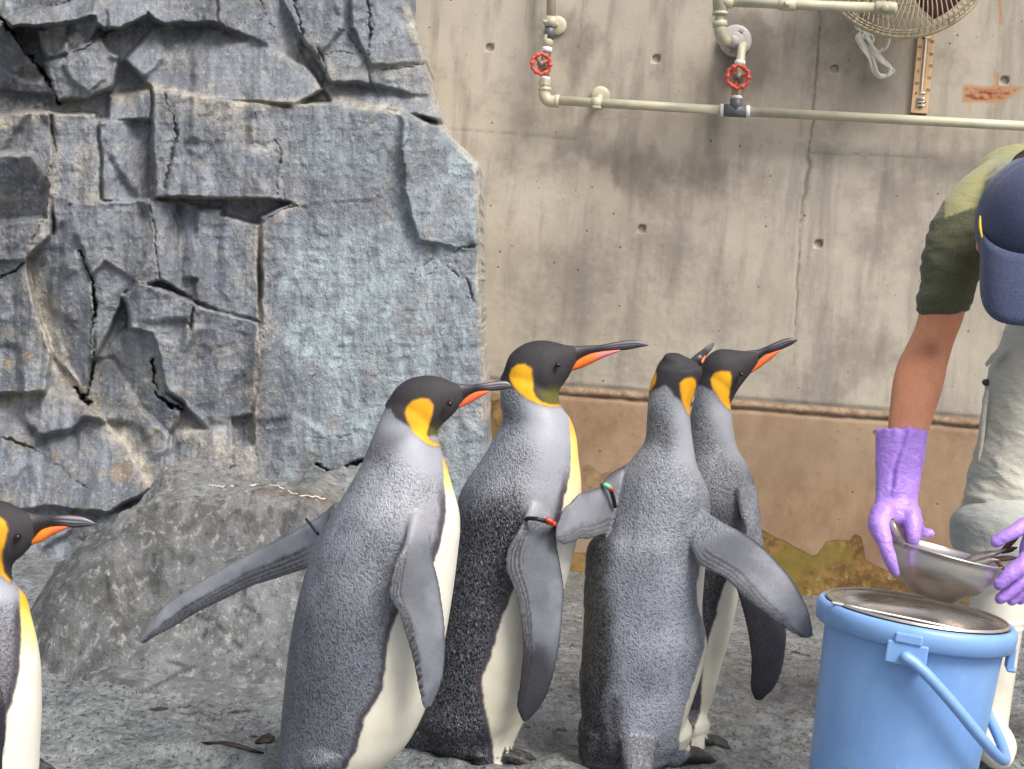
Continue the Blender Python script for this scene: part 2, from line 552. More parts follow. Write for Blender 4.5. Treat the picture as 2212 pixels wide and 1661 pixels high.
def build_wall():
    step = 0.0068
    s0, s1, z0, z1 = -1.62, 1.34, -0.06, 2.25
    ns, nz = int((s1 - s0) / step), int((z1 - z0) / step)
    ss = np.concatenate([np.linspace(-7, s0, 8)[:-1], s0 + step * np.arange(ns), np.linspace(s0 + step * ns, 7, 8)])
    fs0, fs1 = WS(1708, 790)[0], WS(1780, 0)[0]                      # finer columns where the crack runs
    ss = np.sort(np.concatenate([ss[(ss < fs0) | (ss > fs1)], np.linspace(fs0, fs1, 56)]))
    zz = np.concatenate([z0 + step * np.arange(nz), np.linspace(z0 + step * nz, 3.0, 5)])
    Sg, Zg = np.meshgrid(ss, zz)
    w, h = len(ss), len(zz)
    Sf, Zf = Sg.ravel(), Zg.ravel()
    (sa, za), (sb, zb) = WS(1215, 832), WS(2110, 903)
    zl = za + (zb - za) * (Sf - sa) / (sb - sa) + 0.0016 * fbm(np.stack([Sf * 13, Sf * 0], 1), 5, 2, .65)
    d = zl - Zf                                     # below the ledge line: positive
    band = 0.033 + 0.004 * fbm(np.stack([Sf * 17, Sf * 0 + 5], 1), 4, 12, .6)
    off = np.where(d > 0, np.minimum(d / band, 1) * 0.004, 0.0) + 0.004 * fbm(np.stack([Sf * 30, Zf * 60], 1), 3, 19) * np.exp(-((d - .017) / .02) ** 2)
    crk = np.exp(-((d - band) / 0.007) ** 2) * sstep(0.0, 0.25, fbm(np.stack([Sf * 4, Sf * 0 + 3], 1), 3, 9) + 0.35)
    crk2 = np.exp(-((d + 0.002) / 0.006) ** 2)
    off = off - 0.012 * crk - 0.004 * crk2
    V0 = W0 + Sf[:, None] * WA + np.stack([0 * Sf, 0 * Sf, Zf], 1)
    px, py = proj(V0)
    nz2 = fbm(np.stack([px / 9, py / 9], 1), 3, 21)
    ds = dline(px + 3.5 * nz2, py, SEAM)
    wid = 1.9 + 2.6 * sstep(330, 350, py) * (1 - sstep(400, 520, py))
    seam = np.exp(-(ds / wid) ** 2) * (1 - 0.55 * sstep(500, 800, py))
    off = off - 0.0035 * seam
    hs = np.maximum(np.exp(-(dline(px, py + 2 * nz2, [(970, 279), (1240, 300)]) / 2.4) ** 2),
                    np.exp(-(dline(px, py + 2 * nz2, [(1752, 330), (2020, 341)]) / 2.2) ** 2)) * (0.6 + 0.5 * nz2)
    off = off - 0.002 * hs
    rough = sstep(0.1, 0.5, fbm(np.stack([px / 120, py / 90], 1), 3, 31) + 0.25) * sstep(260, 360, py) * (1 - sstep(1480, 1760, px))
    off = off + 0.0012 * fbm(np.stack([px / 6, py / 6], 1), 3, 33) * rough + 0.0006 * fbm(np.stack([px / 60, py / 60], 1), 3, 35)
    # masks
    N = len(V0)
    m1, m2 = np.zeros((N, 3)), np.zeros((N, 3))
    wob = 10 * fbm(np.stack([px / 40, py / 40], 1), 4, 41)
    wob2 = 34 * fbm(np.stack([px / 60, py / 90], 1), 4, 43); wob3 = 30 * fbm(np.stack([px / 50, py / 80], 1), 4, 44)
    def pm(poly, soft=46):
        return sstep(-soft, soft * .8, sdpoly(px + wob2, py + wob3, poly))
    dirt = [([(1150, 40), (1240, 20), (1300, 90), (1275, 190), (1215, 200), (1200, 120)], .75), ([(1340, 90), (1420, 85), (1500, 130), (1560, 200), (1380, 200)], .45),
            ([(1540, 20), (1640, 10), (1680, 80), (1660, 190), (1560, 210), (1545, 120)], .9), ([(1240, 330), (1390, 338), (1570, 345), (1578, 400), (1530, 440), (1480, 400), (1430, 395), (1385, 460), (1330, 400), (1270, 380)], .85),
            ([(1600, 340), (1650, 350), (1660, 440), (1610, 440)], .5), ([(1660, 20), (1960, 60), (1960, 240), (1680, 230)], .42),
            ([(1210, 215), (1330, 225), (1350, 300), (1240, 300)], .5), ([(1360, 515), (1400, 505), (1405, 560), (1370, 560)], .4),
            ([(1750, 250), (2212, 280), (2212, 330), (1760, 320)], .35), ([(960, 290), (1120, 310), (1140, 420), (1060, 430)], .4), ([(985, 160), (1080, 170), (1150, 250), (1000, 260)], .35)]
    for poly, a in dirt:
        m1[:, 0] = np.maximum(m1[:, 0], a * pm(poly))
    rust = [([(2080, 182), (2150, 186), (2148, 150), (2166, 165), (2168, 186), (2215, 186), (2168, 222), (2076, 222)], 1.0)]
    for poly, a in rust:
        m1[:, 1] = np.maximum(m1[:, 1], a * sstep(-7, 9, sdpoly(px + .3 * wob, py + .3 * wob, poly)))
    for pts, wd, a in [([(2158, -20), (2163, 50)], 3.5, .95), ([(2162, 50), (2152, 150)], 2.2, .55), ([(2152, 210), (2148, 330)], 4.5, .55), ([(2095, 210), (2094, 290)], 5, .4), ([(2148, 330), (2146, 420)], 3, .3)]:
        m1[:, 1] = np.maximum(m1[:, 1], a * np.exp(-(dline(px, py, pts) / wd) ** 2))
    alg = [[(1600, 1090), (1640, 1140), (1690, 1163), (1762, 1206), (1786, 1172), (1830, 1160), (1842, 1147), (1862, 1160), (1867, 1205), (1940, 1245), (2000, 1270), (2240, 1330), (2240, 1420), (1560, 1420)],
           [(1180, 1190), (1300, 1190), (1330, 1400), (1180, 1400)], [(1236, 1078), (1246, 1020), (1272, 998), (1300, 1014), (1328, 1004), (1372, 1050), (1392, 1096), (1310, 1090), (1270, 1110)], [(1040, 870), (1090, 860), (1090, 960), (1050, 990)],
           [(1878, 925), (1895, 918), (1900, 938), (1880, 942)]]
    for q, poly in enumerate(alg):
        m1[:, 2] = np.maximum(m1[:, 2], (1, 1, .47, .7, .55)[q] * sstep(-9, 9, sdpoly(px + .8 * wob + 3 * nz2, py + 1.1 * wob + 3 * nz2, poly)))
    m2[:, 0] = sstep(-0.004, 0.008, d)                       # lower lift of the wall
    m2[:, 1] = np.clip(np.maximum(seam * 0.6, np.maximum(hs * 0.45, np.maximum(crk * 0.85, crk2 * 0.6))), 0, 1)
    m2[:, 2] = sstep(0, 0.004, d) * (1 - sstep(band - 0.006, band, d))   # the mortar band
    V = V0 + WN * off[:, None]
    keep = np.ones((h - 1, w - 1), bool)
    extra_v, extra_f = [], []
    base = N
    nc = 3
    ex1, ex2 = [], []
    for hx, hy in HOLES:
        hs_, hz = WS(hx, hy)
        ci = int(np.argmin(np.abs(ss - hs_))); cj = int(np.argmin(np.abs(zz - hz)))
        ia, ib = int(np.argmin(np.abs(ss - ss[ci] + nc * step))), int(np.argmin(np.abs(ss - ss[ci] - nc * step)))
        keep[cj - nc:cj + nc, ia:ib] = False
        loop = [(cj - nc, q) for q in range(ia, ib)] + [(cj + q, ib) for q in range(-nc, nc)] + \
               [(cj + nc, q) for q in range(ib, ia, -1)] + [(cj - q, ia) for q in range(-nc, nc)]
        ids = [j * w + i for j, i in loop]
        nl = len(ids)
        rr = 0.0148
        prev = ids
        for r_, o_ in ((rr * 1.04, 0.0), (rr, -0.002), (rr * 0.93, -0.008), (rr * 0.5, -0.009)):
            cur = []
            for (j, i) in loop:
                a = math.atan2(zz[j] - zz[cj], ss[i] - ss[ci])
                extra_v.append(wall_pt(ss[ci] + r_ * math.cos(a), zz[cj] + r_ * math.sin(a), o_ + off[cj * w + ci] * 0))
                cur.append(base); base += 1
                ex1.append(m1[cj * w + ci] * 0.2); ex2.append([m2[cj * w + ci][0], 0.12 if r_ < rr * .7 else (0.3 if r_ < rr * 1.02 else 0.0), 0])
            for q in range(nl):
                extra_f.append([prev[q], prev[(q + 1) % nl], cur[(q + 1) % nl], cur[q]])
            prev = cur
        extra_f.append(prev)
    i = (np.arange(h - 1)[:, None] * w + np.arange(w - 1)[None])
    Fq = np.stack([i, i + 1, i + w + 1, i + w], -1)[keep].tolist() + extra_f
    V = np.concatenate([V, np.array(extra_v)])
    m1 = np.concatenate([m1, np.array(ex1)]); m2 = np.concatenate([m2, np.array(ex2)])
    t = NT('stained_concrete')
    a = t.sep(t.attr('m1').outputs['Color']); b = t.sep(t.attr('m2').outputs['Color'])
    n0 = t.noise(1.3, 4, 0.6); n1 = t.noise(6, 5, 0.65, (1, 1, 0.6)); n2 = t.noise(34, 4, 0.7); n3 = t.noise(3.0, 4, 0.6, (4, 4, 0.55))
    n4 = t.noise(240, 3, 0.7)
    c = t.mix(t.ramp(n0, 0.35, 0.65), S(164, 154, 140), S(186, 177, 162))
    c = t.mix(t.ramp(n1, 0.45, 0.7, 0, 0.6), c, S(188, 177, 161))
    c = t.mix(t.ramp(n3, 0.46, 0.7, 0, 0.65), c, S(130, 123, 115))
    c = t.mix(t.ramp(t.noise(2.2, 6, 0.68), 0.5, 0.68, 0, 0.55), c, S(122, 114, 106))
    c = t.mix(t.ramp(n2, 0.55, 0.8, 0, 0.4), c, S(194, 186, 174))
    c = t.mix(t.ramp(n4, 0.4, 0.25, 0, 0.35), c, S(140, 128, 116))
    dirt = t.math('ADD', a[0], t.math('MULTIPLY', t.math('SUBTRACT', t.noise(11, 7, 0.75, (1, 1, 0.6)), 0.5), 1.5))
    c = t.mix(t.math('MULTIPLY', t.ramp(dirt, 0.2, 1.05), 0.72), c, S(110, 100, 92))
    # lower lift
    lc = t.mix(t.ramp(n1, 0.35, 0.65), S(134, 108, 84), S(160, 134, 108))
    lc = t.mix(t.ramp(n0, 0.4, 0.6, 0, 0.5), lc, S(168, 148, 126))
    lc = t.mix(t.ramp(n2, 0.6, 0.72, 0, 0.5), lc, S(132, 96, 74))
    c = t.mix(b[0], c, lc)
    c = t.mix(t.math('MULTIPLY', b[2], 0.75), c, t.mix(t.ramp(n2, 0.4, 0.6), S(176, 152, 126), S(142, 116, 90)))
    # pits
    v1 = t.voro(15); v2 = t.voro(41)
    pit = t.math('MAXIMUM', t.math('MULTIPLY', t.ramp(v1, 0.075, 0.045), t.ramp(n1, 0.5, 0.53)), t.math('MULTIPLY', t.ramp(v2, 0.10, 0.06), t.ramp(t.noise(4, 3), 0.55, 0.6)))
    c = t.mix(t.math('MULTIPLY', pit, 0.8), c, S(74, 66, 60))
    # rust and algae
    ru = t.math('ADD', a[1], t.math('MULTIPLY', t.math('SUBTRACT', t.noise(40, 5, 0.7, (1, 1, 2.2)), 0.5), 1.3))
    c = t.mix(t.ramp(t.math('ADD', a[1], t.math('MULTIPLY', t.math('SUBTRACT', n2, 0.5), 0.7)), 0.15, 0.75, 0, 0.75), c, S(178, 128, 84))
    c = t.mix(t.math('MULTIPLY', t.ramp(a[1], 0.3, 0.6), t.ramp(ru, 0.85, 1.2)), c, S(136, 62, 34))
    al = t.ramp(t.math('ADD', a[2], t.math('MULTIPLY', t.math('SUBTRACT', n2, 0.5), 0.25)), 0.42, 0.54)
    rim = t.math('MULTIPLY', al, t.ramp(a[2], 0.85, 0.55))
    ac = t.mix(t.ramp(t.noise(16, 6, 0.7), 0.38, 0.62), S(88, 62, 26), S(150, 118, 62))
    ac = t.mix(t.ramp(n2, 0.55, 0.72, 0, 0.8), ac, S(182, 158, 104))
    ac = t.mix(t.ramp(t.noise(5, 3), 0.5, 0.62, 0, 0.8), ac, S(118, 106, 34))
    ac = t.mix(t.math('MULTIPLY', rim, 0.6), ac, S(84, 60, 30))
    c = t.mix(t.math('MULTIPLY', al, 0.85), c, ac)
    c = t.mix(t.math('MULTIPLY', b[1], 0.85), c, S(52, 44, 38))
    hb = t.math('SUBTRACT', t.math('ADD', t.math('MULTIPLY', n4, 0.35), t.math('MULTIPLY', n2, 0.6)), t.math('MULTIPLY', pit, 1.2))
    nm = t.bump(hb, 0.35, 0.005)
    ro = t.math('SUBTRACT', 0.82, t.math('MULTIPLY', al, 0.35))
    M = t.out(c, ro, 0, nm, 0.35)
    me = mesh_of('concrete_wall', V, Fq)
    put_color(me, 'm1', m1); put_color(me, 'm2', m2)
    fixn(me)
    me.materials.append(M)
    o = bpy.data.objects.new('concrete_wall', me); COL.objects.link(o)
    tag(o, 'stained beige concrete wall with round tie holes behind the pipes and penguins', 'wall')

build_wall()

# ---- rock face ---------------------------------------------------
YB = 5.50
SIL = [(878, -500), (880, 0), (892, 30), (905, 70), (924, 128), (919, 140), (930, 175), (944, 215), (958, 262), (985, 303), (1010, 325), (1035, 350), (1040, 362), (1038, 470), (1041, 600), (1046, 760), (1056, 850), (1058, 1000), (1062, 1345)]

# (outline, height out of the base plane at the centre, slope right, slope down per 100 px)
FACETS = [
    ([(-1000, -500), (900, -500), (1070, 300), (1070, 1400), (-1000, 1400)], .02, 0, .01),
    ([(560, 470), (620, 440), (870, 235), (960, 285), (1037, 360), (1048, 800), (1056, 1360), (500, 1360), (545, 900), (565, 620)], .185, -.008, .002),
    ([(860, 250), (950, 270), (1037, 356), (1040, 480), (1034, 540), (900, 520), (870, 400)], .178, -.04, .01),
    ([(600, 0), (610, -480), (900, -480), (925, 130), (955, 262), (860, 222), (720, 182), (640, 60)], .055, -.02, .03),
    ([(770, -480), (885, -480), (925, 132), (800, 140), (760, 60)], .10, -.04, .02),
    ([(640, -480), (780, -480), (740, 60), (690, 120), (640, 70), (600, 0)], .11, .03, .03),
    ([(470, -480), (610, -480), (610, 0), (660, 130), (690, 185), (520, 110), (470, 60)], .03, -.05, .02),
    ([(320, -480), (480, -480), (470, 40), (510, 110), (430, 110), (330, 40), (300, 0)], .12, -.02, .04),
    ([(270, 130), (330, 60), (470, 50), (660, 140), (700, 195), (640, 226), (430, 212), (330, 196)], .115, .0, .085),
    ([(700, 185), (780, 180), (950, 215), (958, 262), (860, 240), (720, 225)], .10, 0, .14),
    ([(625, 222), (720, 226), (862, 240), (872, 400), (800, 430), (640, 442), (610, 430)], .190, -.008, .002),
    ([(330, 196), (430, 206), (560, 220), (632, 230), (612, 432), (470, 428), (330, 424)], .225, -.012, .008),
    ([(500, 232), (545, 236), (540, 300), (600, 330), (605, 430), (545, 420), (480, 330)], .208, -.02, .01),
    ([(330, 196), (372, 200), (384, 305), (362, 372), (356, 426), (330, 424)], .24, -.02, .0),
    ([(215, 258), (328, 262), (332, 432), (222, 436)], .135, -.09, .02),
    ([(238, 208), (325, 190), (326, 258), (236, 262)], .13, .05, .06),
    ([(112, 244), (205, 248), (214, 262), (218, 440), (190, 470), (118, 520)], .19, .015, .01),
    ([(-60, -480), (330, -480), (300, 0), (235, 50), (140, 110), (60, 60), (0, 60), (-60, 60)], .06, 0, .02),
    ([(-80, 60), (30, 60), (130, 225), (90, 250), (-80, 255)], -.08, .05, -.05),
    ([(-80, 190), (120, 210), (128, 232), (20, 256), (-80, 256)], -.10, .02, .15),
    ([(8, 42), (60, 20), (190, 4), (300, -20), (250, 24), (170, 42), (90, 60), (30, 62)], .19, 0, .16),
    ([(30, 62), (95, 62), (150, 88), (160, 120), (165, 215), (130, 224)], -.06, .08, .0),
    ([(80, 66), (138, 60), (146, 116), (100, 128), (88, 100)], .05, .02, .03),
    ([(146, 60), (205, 46), (208, 75), (150, 105)], .03, .02, -.05),
    ([(200, 0), (235, -20), (232, 30), (240, 60), (225, 66), (208, 50)], .16, -.06, .03),
    ([(232, 20), (330, -20), (318, 35), (262, 60), (238, 62)], .20, .0, .12),
    ([(94, 136), (140, 125), (175, 95), (215, 82), (256, 120), (240, 190), (190, 212), (125, 218), (110, 190)], .11, .03, .03),
    ([(135, 140), (180, 115), (235, 120), (225, 170), (190, 200), (160, 175)], .145, .02, .04),
    ([(-900, 255), (108, 244), (116, 420), (100, 570), (-900, 610)], .23, .02, .01),
    ([(-200, 340), (70, 330), (108, 400), (98, 470), (-200, 500)], .20, .0, -.12),
    ([(-900, 600), (60, 566), (80, 650), (112, 760), (96, 850), (-900, 880)], .24, .03, .015),
    ([(60, 562), (120, 500), (165, 450), (196, 545), (205, 700), (196, 862), (118, 770), (74, 650)], .16, .06, -.01),
    ([(115, 575), (160, 545), (195, 650), (200, 820), (176, 850), (140, 760), (110, 660)], .155, .05, -.03),
    ([(150, 440), (322, 430), (338, 560), (345, 605), (272, 630), (235, 720), (205, 775), (204, 640), (165, 530)], .215, .01, -.01),
    ([(165, 500), (250, 440), (322, 430), (335, 540), (300, 612), (225, 560), (195, 600)], .24, -.01, .015),
    ([(322, 430), (430, 438), (428, 560), (418, 645), (345, 604), (335, 560)], .15, -.10, .02),
    ([(380, 440), (480, 450), (475, 470), (440, 520), (428, 600), (400, 600)], .15, .07, .05),
    ([(428, 452), (560, 486), (556, 600), (558, 692), (470, 668), (418, 645), (430, 560)], .185, .01, .01),
    ([(268, 640), (300, 612), (352, 624), (416, 652), (412, 700), (408, 800), (402, 872), (362, 846), (330, 770), (322, 720), (285, 716)], .275, -.015, .0),
    ([(416, 654), (556, 694), (560, 800), (545, 925), (518, 955), (470, 945), (400, 880), (408, 760)], .20, .0, -.015),
    ([(270, 716), (330, 720), (345, 790), (362, 850), (392, 880), (388, 910), (350, 950), (300, 900), (215, 800), (240, 740)], .16, .07, -.03),
    ([(200, 780), (245, 770), (300, 880), (370, 940), (352, 1050), (300, 1050), (220, 930), (180, 860)], .17, .02, .05),
    ([(-900, 868), (40, 850), (110, 850), (200, 872), (260, 950), (335, 1055), (280, 1080), (200, 1130), (-900, 1190)], .27, .0, .06),
    ([(385, 930), (470, 925), (545, 950), (550, 1060), (340, 1060), (360, 980)], .22, .0, .03),
    ([(500, 905), (548, 898), (545, 960), (505, 962)], .10, .0, .0),
    ([(-900, 1110), (120, 1100), (230, 1110), (300, 1090), (300, 1400), (-900, 1400)], .36, .0, .05),
]
CRACKS = [
    ([(0, 30), (30, 75), (70, 130), (105, 180), (128, 222)], 8, .22), ([(60, 30), (90, 14), (150, 6)], 4, .06), ([(150, 118), (185, 102), (215, 80), (240, 66), (300, 45)], 5, .07), ([(95, 128), (135, 120), (140, 90)], 3, .05),
    ([(355, 200), (366, 235), (385, 300), (372, 345), (358, 378), (352, 402)], 4.5, .05), ([(322, 430), (332, 520), (342, 598)], 4, .05),
    ([(300, 615), (352, 622), (416, 652), (480, 672), (556, 694)], 3.2, .045), ([(416, 655), (412, 690), (405, 730)], 5, .07), ([(0, 602), (30, 588), (62, 562)], 4, .08), ([(60, 560), (70, 520), (110, 440), (112, 350)], 4, .05),
    ([(170, 545), (200, 600), (205, 660), (196, 720), (204, 790), (190, 850), (180, 855)], 5, .10), ([(160, 835), (182, 856), (196, 868)], 8, .14), ([(335, 850), (362, 872), (392, 886)], 9, .16), ([(325, 780), (340, 840), (372, 880)], 5, .08), ([(505, 905), (546, 898)], 4, .09), ([(522, 915), (526, 940)], 4, .07),
    ([(560, 484), (600, 455), (640, 442), (610, 432), (470, 428), (220, 436), (150, 446)], 3, .03), ([(108, 250), (116, 330), (102, 380), (120, 420)], 4, .06),
    ([(620, -80), (640, 30), (655, 95), (690, 130)], 5, .07), ([(545, -50), (575, 30), (590, 60)], 4, .05), ([(690, 112), (705, 150), (700, 195)], 8, .07), ([(735, 60), (780, 110), (700, 120)], 3.5, .05), ([(795, -60), (800, 60), (790, 130), (810, 200)], 5, .06), ([(820, 150), (925, 138)], 4, .04),
    ([(890, 590), (925, 562), (960, 546), (1000, 532), (1032, 530)], 5, .06), ([(905, 600), (960, 572), (990, 600)], 5, .04), ([(1010, 600), (1024, 655)], 4, .05), ([(872, 330), (876, 395)], 3.5, .04), ([(555, 240), (556, 285), (545, 310)], 3, .025), ([(590, 300), (606, 330), (600, 420)], 4, .04),
    ([(555, 500), (562, 620), (566, 760), (548, 900), (556, 1030)], 7, .02), ([(650, 860), (680, 800), (690, 760)], 2.5, .02),
    ([(680, 1005), (720, 1020), (770, 1000), (800, 990)], 7, .09), ([(640, 940), (700, 950), (760, 940)], 3, .02), ([(0, 945), (60, 965), (110, 990), (160, 1040), (190, 1060)], 4.5, .06), ([(430, 960), (450, 985), (420, 1000)], 3, .03), ([(470, 1015), (510, 1008)], 3, .03), ([(880, 250), (884, 300), (870, 330)], 2.5, .02), ([(960, 420), (980, 480), (970, 540)], 2, .012)]

def build_rock():
    xs = np.concatenate([np.linspace(-900, -70, 60)[:-1], np.arange(-70, 1066, 2.35)])
    ys = np.concatenate([np.linspace(-480, -60, 30)[:-1], np.arange(-60, 1345, 2.35)])
    X, Y = np.meshgrid(xs, ys); w, h = len(xs), len(ys)
    x, y = X.ravel(), Y.ravel()
    p = np.stack([x, y], 1)
    wx = 11 * fbm(p / 55, 4, 51) + 3.5 * fbm(p / 12, 3, 52)
    wy = 11 * fbm(p / 55, 4, 53) + 3.5 * fbm(p / 12, 3, 54)
    qx, qy = x + wx * .6, y + wy * .6
    H = np.zeros(len(x)); edge = np.zeros(len(x))
    for i, (poly, h0, gx, gy) in enumerate(FACETS):
        cx = np.mean([a for a, _ in poly]); cy = np.mean([b for _, b in poly])
        cx = np.clip(cx, 0, 1040); cy = np.clip(cy, 0, 1300)
        h0 = .12 + (h0 - .12) * .58
        pl = h0 + gx * (x - cx) / 100 * 1.15 + gy * (y - cy) / 100 * .95
        pl = np.clip(pl, h0 - .14, h0 + .14)
        if i == 0:
            H = pl; continue
        sd = sdpoly(qx, qy, poly)
        m = sstep(-7.0, 5.0, sd)
        H = H * (1 - m) + pl * m
        # a slightly raised, worn arris round each block
        edge = np.maximum(edge * (1 - sstep(6, 12, sd)), np.exp(-((sd - 3) / 5.0) ** 2) * (0.5 if i < 4 else 1))
    # chiselled facets: random planes on warped cells
    for cell, amp, sl, seed in ((140, .007, .11, 1), (66, .0040, .07, 2), (24, .0026, .05, 3)):
        r2 = np.random.default_rng(seed)
        gw, gh = int(2100 / cell) + 3, int(1900 / cell) + 3
        jx, jy = r2.random((gh, gw)), r2.random((gh, gw)); a0 = r2.normal(0, 1, (gh, gw)); ax, ay = r2.normal(0, 1, (gh, gw)), r2.normal(0, 1, (gh, gw))
        ux = (x + 950 + wx * .35 * cell / 60 + .30 * (y)) / cell; uy = (y + 520 + wy * .35 * cell / 60) / (cell * 1.5)
        ix, iy = np.floor(ux).astype(int), np.floor(uy).astype(int)
        bd = np.full(len(x), 1e9); bh = np.zeros(len(x))
        for dx in (-1, 0, 1):
            for dy in (-1, 0, 1):
                cxi, cyi = (ix + dx) % gw, (iy + dy) % gh
                ddx, ddy = ux - (ix + dx + jx[cyi, cxi]), uy - (iy + dy + jy[cyi, cxi])
                dd = ddx * ddx + ddy * ddy
                b = dd < bd
                bd = np.where(b, dd, bd)
                bh = np.where(b, amp * a0[cyi, cxi] * .6 + sl * cell / 650 * (ax[cyi, cxi] * ddx + ay[cyi, cxi] * ddy), bh)
        calm = 1 - .6 * sstep(560, 640, x) * sstep(230, 330, y)
        for _ in range(2):                                   # weathered: the arrises are worn round
            for ax_ in (0, 1):
                g_ = bh.reshape(h, w); r_ = 2 if cell > 50 else 1
                pad = np.concatenate([np.repeat(g_.take([0], ax_), r_ + 1, ax_), g_, np.repeat(g_.take([-1], ax_), r_, ax_)], ax_)
                cs = np.cumsum(pad, ax_)
                n_ = g_.shape[ax_]
                bh = ((cs.take(np.arange(2 * r_ + 1, 2 * r_ + 1 + n_), ax_) - cs.take(np.arange(0, n_), ax_)) / (2 * r_ + 1)).ravel()
        H = H + bh * calm
    ck = np.zeros(len(x)); deep = np.zeros(len(x))
    wmod = fbm(p / 34, 3, 57); jg = 4 * fbm(p / 7, 2, 58); jg2 = 4 * fbm(p / 7, 2, 59)
    for pts, wd, dp in CRACKS:
        d = dline(x + .75 * wx + jg, y + .75 * wy + jg2, pts)
        wv = wd * .5 * np.clip(.62 + .95 * wmod, .12, 1.7)
        g = np.exp(-(d / wv) ** 2) * np.clip(.7 + .8 * wmod, .15, 1)
        H = H - dp * (.75 if dp >= .08 else .42) * g
        ck = np.maximum(ck, np.exp(-(d / (wv * 1.35)) ** 2) * min(1, dp / .06) * np.clip(.7 + .8 * wmod, .1, 1))
        deep = np.maximum(deep, np.exp(-(d / (wd * 3.2)) ** 2) * min(1, dp / .08))
    rgh = fbm(p / 26, 5, 61, .6, ridged=True)
    str_ = fbm(np.stack([x / 7 + wx * .15, y / 46], 1), 4, 63, .6)
    fold = fbm(np.stack([x / 62 + y / 400, y / 330], 1), 3, 97)
    H = H + (.030 * fold + .012 * fbm(np.stack([x / 26 + y / 300, y / 190], 1), 2, 98)) * (1 - .6 * sstep(580, 660, x)) * sstep(150, 260, y)
    H = H + .0046 * rgh + .0030 * str_ * (1 - .75 * sstep(560, 640, x)) + .0022 * fbm(p / np.array([9, 14]), 4, 65, .65) - .006 * np.maximum(0, fbm(p / np.array([30, 60]), 4, 66, .6, ridged=True) - .45)
    es = -sdpoly(x + 3 * fbm(p / 14, 3, 70), y, [(-2000, -900)] + SIL + [(1062, 2000), (-2000, 2000)])
    es = -es
    H = H - .10 * (1 - np.sqrt(np.clip(1 - (1 - np.clip(es / 16, 0, 1)) ** 2, 0, 1)))
    V = PG(x, y, YB - H)
    keep = (es > 0).reshape(h, w)
    kf = keep[:-1, :-1] & keep[1:, :-1] & keep[:-1, 1:] & keep[1:, 1:]
    i = np.arange(h - 1)[:, None] * w + np.arange(w - 1)[None]
    Fq = np.stack([i, i + 1, i + w + 1, i + w], -1)[kf]
    used = np.zeros(len(V), bool); used[Fq.ravel()] = True
    remap = np.cumsum(used) - 1
    Fq = remap[Fq]
    # colour
    n1 = fbm(p / 150, 4, 71); n2 = fbm(p / 40, 4, 72); n3 = fbm(p / 9, 3, 73)
    C = np.repeat(S(126, 131, 139)[None], len(x), 0)
    C = mixc(C, S(142, 151, 158), sstep(540, 680, x + 60 * n1) * sstep(200, 330, y + 40 * n1))
    C = mixc(C, S(156, 167, 173), sstep(.05, .35, n1) * sstep(560, 640, x) * sstep(220, 260, y))
    C = mixc(C, S(112, 116, 126), sstep(.0, .4, -n1) * .7)
    C = mixc(C, S(146, 142, 138), sstep(.15, .5, n2) * .6)
    C = mixc(C, S(78, 81, 86), sstep(.05, .4, fbm(p / np.array([16, 70]), 4, 76) ) * .6 * (1 - .6 * sstep(560, 640, x)))
    tan = np.zeros(len(x))
    C = C * 1.2
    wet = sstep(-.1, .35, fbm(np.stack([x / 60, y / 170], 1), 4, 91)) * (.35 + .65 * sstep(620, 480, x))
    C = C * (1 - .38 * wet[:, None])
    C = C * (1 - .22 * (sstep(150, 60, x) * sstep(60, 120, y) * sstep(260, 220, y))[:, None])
    for pts, wd, a in ([(250, 215), (330, 190), (400, 205), (500, 226), (630, 222), (720, 218), (860, 235)], 12, .9), ([(0, 262), (100, 245), (200, 235)], 14, .75), ([(115, 260), (118, 420), (60, 560)], 14, .6), ([(556, 500), (562, 620), (566, 760), (548, 900), (540, 1020)], 13, .75), \
            ([(330, 430), (470, 428), (600, 440)], 6, .6), ([(640, 440), (560, 490)], 10, .5), ([(70, 590), (95, 700), (130, 800), (220, 900), (300, 1000), (340, 1060)], 22, .8), ([(885, 20), (925, 130), (955, 262), (1030, 350), (1040, 480), (1044, 760), (1052, 900)], 12, .8), \
            ([(400, 930), (520, 990), (540, 1050)], 26, .6), ([(700, 185), (800, 150), (900, 150), (945, 250)], 30, .35), ([(430, 215), (560, 300)], 28, .4), ([(0, 870), (100, 850)], 16, .6), ([(185, 330), (185, 420)], 22, .5), ([(660, 100), (720, 170)], 24, .5):
        tan = np.maximum(tan, a * np.exp(-(dline(x + wx, y + wy, pts) / wd) ** 2) * np.clip(.75 + .9 * n3, 0, 1))
    C = mixc(C, S(206, 192, 170), np.clip(tan * 1.15, 0, .95))
    top = np.clip(fbm(p / np.array([60, 25]), 3, 95) * 1.6, 0, 1) * sstep(640, 540, x) * .4
    C = mixc(C, S(176, 166, 152), top)
    C = mixc(C, S(190, 183, 172), edge * np.clip(.2 + .6 * n3 + .3 * n2, 0, .5))
    moss = deep * sstep(-.1, .5, n2 + .5 * n3) * np.clip(sstep(560, 60, x) + sstep(960, 1000, y), 0, 1)
    for pts, wd in ([(0, 235), (60, 225), (120, 225)], 20), ([(670, 1005), (730, 1020), (800, 990)], 22), ([(190, 860), (360, 885), (390, 905)], 14), ([(70, 620), (100, 560)], 8), ([(205, 640), (200, 760)], 7), ([(110, 1160), (200, 1150)], 16):
        moss = np.maximum(moss, .9 * np.exp(-(dline(x, y, pts) / wd) ** 2) * sstep(-.25, .3, n3 + n2))
    C = mixc(C, S(62, 62, 38), moss * .8)
    C = mixc(C, S(62, 58, 56), ck * .32)
    lic = sstep(.42, .5, fbm(p / 30, 3, 79)) * sstep(650, 800, y) * (1 - sstep(560, 600, x))
    C = mixc(C, S(150, 128, 98), lic * .5)
